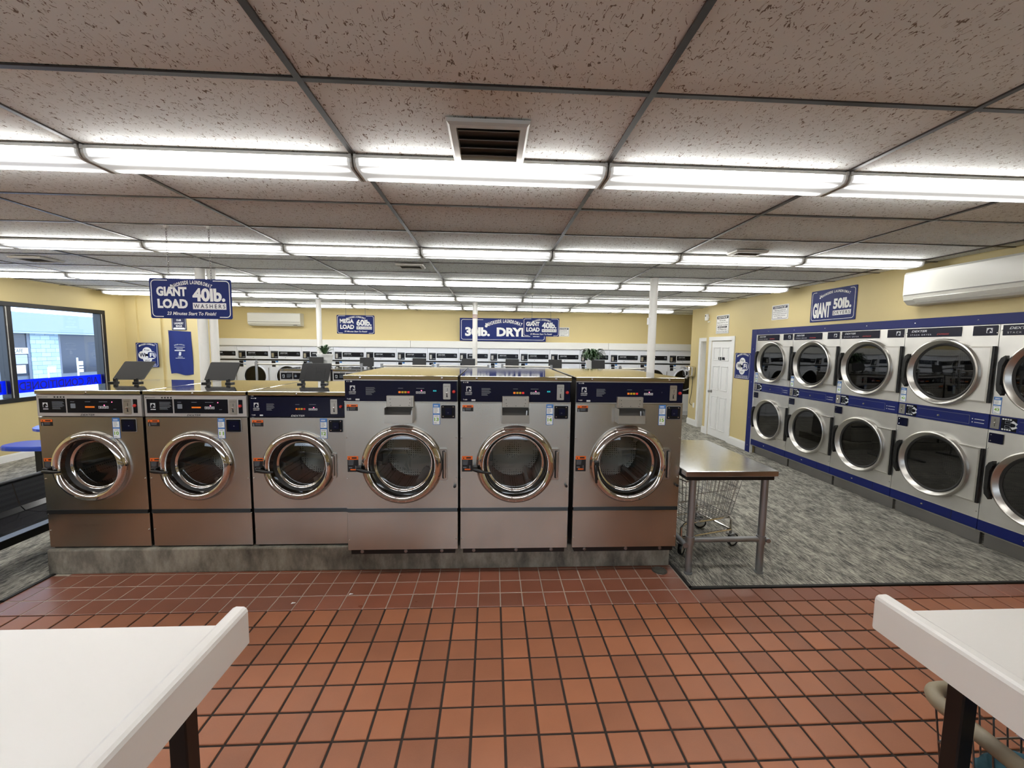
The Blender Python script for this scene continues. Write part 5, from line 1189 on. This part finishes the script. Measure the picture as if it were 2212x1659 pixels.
# cart with clothes under the right table
t = thing('laundry_cart', 'wire cart with a padded tan rim, filled with clothes under the near right white table', 'cart', (1.925, 0.895, 0.0))
bk = MB(); wire_box(bk, -0.31, -0.40, 0.16, 0.31, 0.40, 0.50, 0.03, 0.055, 0.003); stuff(bk.build('wire_basket', 'knob_metal', t))
pts = [(x, y, 0.50) for x, y in rrect(-0.335, -0.42, 0.335, 0.42, 0.07, 6)]
MB().tube(pts, 0.026, 12, True).build('padded_rim', 'cart_bumper', t, True)
for x in (-0.26, 0.26):
    for y in (-0.34, 0.34): caster(t, x, y, 0.0, 0.4, 0.06)
MB().cyl((-0.26, -0.34, 0.155), (-0.26, 0.34, 0.155), 0.009, 8).cyl((0.26, -0.34, 0.155), (0.26, 0.34, 0.155), 0.009, 8).build('cart_frame', 'chrome', t, True)
def heap(name, label, cat, mt, loc, rx, ry, rz_, seed, amp=0.22):
    bm = bmesh.new(); bmesh.ops.create_icosphere(bm, subdivisions=4, radius=1); r = random.Random(seed); ph = [r.uniform(0, 6.28) for _ in range(9)]
    for v in bm.verts:
        c = v.co; d = 1 + amp * (0.5 * math.sin(c.x * 4 + ph[0] + 1.5 * math.sin(c.y * 3 + ph[3])) + 0.35 * math.sin(c.y * 7 + ph[1] + c.z * 5) + 0.25 * math.sin(c.x * 11 + c.y * 9 + ph[2]))
        v.co = Vector((c.x * rx * d, c.y * ry * d, max(c.z, -0.75) * rz_ * d))
    me = bpy.data.meshes.new(name); bm.to_mesh(me); bm.free(); me.materials.append(MATS[mt])
    for p in me.polygons: p.use_smooth = True
    o = bpy.data.objects.new(name, me); COL.objects.link(o); o.location = loc; return tag(o, label, cat)
heap('towel', 'crumpled teal towel in the cart under the near right table', 'towel', 'cloth_teal', (1.84, 1.00, 0.27), 0.20, 0.26, 0.12, 3)
heap('shirt', 'bright blue garment in the cart under the near right table', 'clothing', 'cloth_blue', (1.90, 0.80, 0.50), 0.19, 0.16, 0.10, 5, 0.15)
heap('shirt', 'navy and white striped garment draped over the clothes under the near right table', 'clothing', 'cloth_stripe', (1.83, 1.08, 0.52), 0.12, 0.14, 0.08, 8, 0.15)
# lint on the left table, bits of paper on the floor, floor drain
tag(MB().tube([(-1.36 + 0.012 * math.cos(a), 0.98 + 0.018 * math.sin(a), 0.8606) for a in [1.6 + q * 0.25 for q in range(10)]], 0.0007, 4).build('thread', 'print_grey'), 'tiny curl of grey thread on the near left white table', 'thread')
for lb, (x, y) in {'white scrap of paper on the damp tiles in front of washer 11': (-1.33, 2.66), 'tiny white scrap on the damp tiles in front of washer 12': (-0.98, 2.75)}.items():
    tag(MB().add([(0, 0, 0.002), (0.03, 0.004, 0.006), (0.026, 0.016, 0.003), (0.004, 0.014, 0.007)], [(0, 1, 2, 3)]).build('paper_scrap', 'sign_white', None, False, (x, y, 0)), lb, 'litter')
t = thing('floor_drain', 'round metal floor drain in the tiles near washer 15', 'drain', (1.33, 3.0, 0.0))
MB().lathe([(0.058, 0.0), (0.057, 0.004), (0.048, 0.005), (0.046, 0.002)], (0, 0, 0), 'Z', 28).build('drain_ring', 'knob_metal', t, True); MB().lathe([(0, 0.001), (0.046, 0.001)], (0, 0, 0), 'Z', 20).build('drain_well', 'ink_black', t)
q = MB()
for i in range(-3, 4): L_ = math.sqrt(max(0.0, 0.046 ** 2 - (i * 0.013) ** 2)); q.box(-L_, i * 0.013 - 0.0028, 0.001, L_, i * 0.013 + 0.0028, 0.004)
q.build('drain_grate', 'coin_plate', t)

# ================================================================ WAITING BENCH and BLUE TABLE (left)
t = thing('waiting_bench', 'black metal waiting bench with glossy seats left of washer 10', 'bench', (0, 0, 0))
MB().box(-3.80, 2.0, 0.15, -3.70, 4.6, 0.215, 0.004).build('beam', 'black_steel', t)
for y0 in (2.2, 2.78, 3.36, 3.94):
    s = MB(); y1 = y0 + 0.572
    pr = [(-3.44, 0.355), (-3.45, 0.375), (-3.62, 0.372), (-3.72, 0.385), (-3.752, 0.42), (-3.765, 0.40), (-3.73, 0.362), (-3.62, 0.352)]
    s.prism([(x, z) for x, z in pr], y0, y1); s.build('seat', 'bench_gloss', t)
    b = MB(); b.prism([(-3.752, 0.40), (-3.80, 0.615), (-3.812, 0.615), (-3.766, 0.40)], y0, y1); b.build('backrest', 'bench_mesh', t)
    MB().box(-3.76, y0 + 0.2, 0.215, -3.72, y0 + 0.26, 0.36).build('seat_bracket', 'black_steel', t)
MB().cyl((-3.806, 2.15, 0.62), (-3.806, 4.52, 0.62), 0.017, 12).build('top_rail', 'window_black', t, True)
for y in (2.15, 4.45): MB().box(-4.0, y, 0.006, -3.5, y + 0.06, 0.05, 0.004).box(-3.78, y + 0.01, 0.05, -3.72, y + 0.05, 0.15).build('leg', 'black_steel', t)
t = thing('cafe_table', 'blue table with an attached blue stool by the yellow wall under the window', 'table', (-5.55, 5.5, 0.004))
def slab(name, cx, cy, z, rx, ry, th):
    pts = [(cx + rx * math.copysign(abs(math.cos(a)) ** 0.7, math.cos(a)), cy + ry * math.copysign(abs(math.sin(a)) ** 0.7, math.sin(a))) for a in [2 * PI * q / 28 for q in range(28)]]
    b = MB(); k = len(pts); vs = [(x, y, z) for x, y in pts] + [(x, y, z + th * 0.7) for x, y in pts] + [(cx + (x - cx) * 0.96, cy + (y - cy) * 0.96, z + th) for x, y in pts]
    fs = [tuple(range(k))[::-1], tuple(range(2 * k, 3 * k))]
    for q in range(2):
        for i in range(k): j = (i + 1) % k; fs.append((q * k + i, q * k + j, q * k + k + j, q * k + k + i))
    b.add(vs, fs); return b.build(name, 'table_blue', t)
slab('table_top', 0.22, 0.12, 0.615, 0.48, 0.40, 0.045); slab('stool_seat', -0.17, -0.12, 0.385, 0.36, 0.20, 0.055)
MB().box(0.22, 0.12, 0, 0.28, 0.18, 0.62).build('table_post', 'black_steel', t); MB().box(-0.20, -0.15, 0, -0.13, -0.08, 0.39).build('stool_post', 'black_steel', t); MB().box(-0.22, -0.2, 0.0, 0.32, 0.24, 0.03).build('base', 'black_steel', t)

# ================================================================ OUTDOORS beyond the window
struct(MB().box(-40, -10, -0.3, XL - 0.2, 60, -0.12).build('ground', 'asphalt'))
XB = -20.0
t = thing('cafe_building', 'pale block shop building across the lot, seen through the window', 'building', (XB, 0, 0))
MB().box(-4, 5, -0.12, -0.08, 34, 2.1).build('wall', 'shop_frame', t)
blk = MB().box(0, 0, 0, 0.07, 0.392, 0.182, 0.004).mesh('block', 'block_pale')
for j in range(12):
    z = -0.1 + 0.19 * j; y = 18.66 if j % 2 else 18.86
    while y < 20.0:
        y1 = min(y + 0.392, 20.02)
        if y < 18.85:
            MB().box(0, 18.85, 0, 0.07, y + 0.392, 0.182, 0.004).build('block', 'block_pale', t, loc=(-0.08, 0, z)) if y + 0.392 > 18.9 else None
        elif y1 - y > 0.38:
            o = bpy.data.objects.new('block', blk); COL.objects.link(o); o.parent = t; o.location = (-0.08, y, z)
        elif y1 - y > 0.05: MB().box(0, 0, 0, 0.07, y1 - y, 0.182, 0.004).build('block', 'block_pale', t, loc=(-0.08, y, z))
        y += 0.40
MB().box(-0.3, 5, 2.06, 0.35, 34, 2.14).build('eave_board', 'block_pale', t)
MB().add([(0.4, 5, 2.14), (0.4, 34, 2.14), (-0.7, 34, 3.0), (-0.7, 5, 3.0), (-0.8, 5, 2.14), (-0.8, 34, 2.14)], [(0, 1, 2, 3), (3, 2, 5, 4), (0, 4, 5, 1), (0, 3, 4), (1, 5, 2)]).build('roof', 'roof_grey', t)
for y0, y1 in ((14.0, 17.6), (17.65, 18.75), (20.1, 22.4), (22.5, 25.0)): MB().box(-0.1, y0, 0.25, -0.05, y1, 2.0).build('shop_window', 'shop_glass', t)
q = MB()
for y in (17.62, 18.78, 20.06, 22.45): q.box(-0.1, y - 0.05, -0.1, -0.02, y + 0.05, 2.06)
q.build('window_post', 'shop_frame', t)
MB().box(-0.06, 17.98, 1.18, -0.01, 18.74, 1.44).build('sign_board', 'label_white', t); g = MB(); text(g, 'CAFE', 0, 0, 0.15, -0.0, 0.36); o = g.build('sign_lettering', 'ink_black', t); o.location = (-0.005, 18.36, 1.235); o.rotation_euler = (0, 0, PI / 2)
MB().box(-0.06, 16.9, 1.18, -0.01, 17.58, 1.44).build('sign_board', 'label_white', t); g = MB(); text(g, 'AK', 0, 0, 0.15, -0.0, 0.2); o = g.build('sign_lettering', 'ink_black', t); o.location = (-0.005, 17.4, 1.235); o.rotation_euler = (0, 0, PI / 2)
for y0, y1, z0, z1, mt in ((18.0, 18.7, 0.75, 1.14, 'poster_print'), (18.05, 18.6, 0.35, 0.7, 'label_white'), (17.1, 17.55, 0.78, 1.12, 'label_blue'), (17.1, 17.55, 0.3, 0.7, 'poster_print')): MB().box(-0.06, y0, z0, -0.02, y1, z1).build('poster', mt, t)
for lb, x, y, zt in (('white parking sign on a post outside the window, with stacked plates', -17.6, 18.3, 1.05), ('short white post with a box outside the window', -18.5, 18.0, 0.55)):
    t = thing('sign_post', lb, 'sign post', (x, y, -0.12)); MB().cyl((0, 0, 0), (0, 0, zt + 0.12), 0.03, 8).build('post', 'white_paint', t, True)
    if zt > 0.8:
        for i, (z0, z1) in enumerate(((0.85, 1.02), (0.72, 0.80), (0.55, 0.68))): MB().box(0.0, 0.05, z0, 0.02, 0.22, z1).build('plate', 'white_paint', t)
    else: MB().box(-0.02, -0.02, zt, 0.1, 0.2, zt + 0.22).build('box', 'white_paint', t)

# shared datablocks: nothing hidden, nothing left unparented
for o in list(bpy.data.objects):
    if o.type == 'MESH' and not o.data.polygons: bpy.data.objects.remove(o)
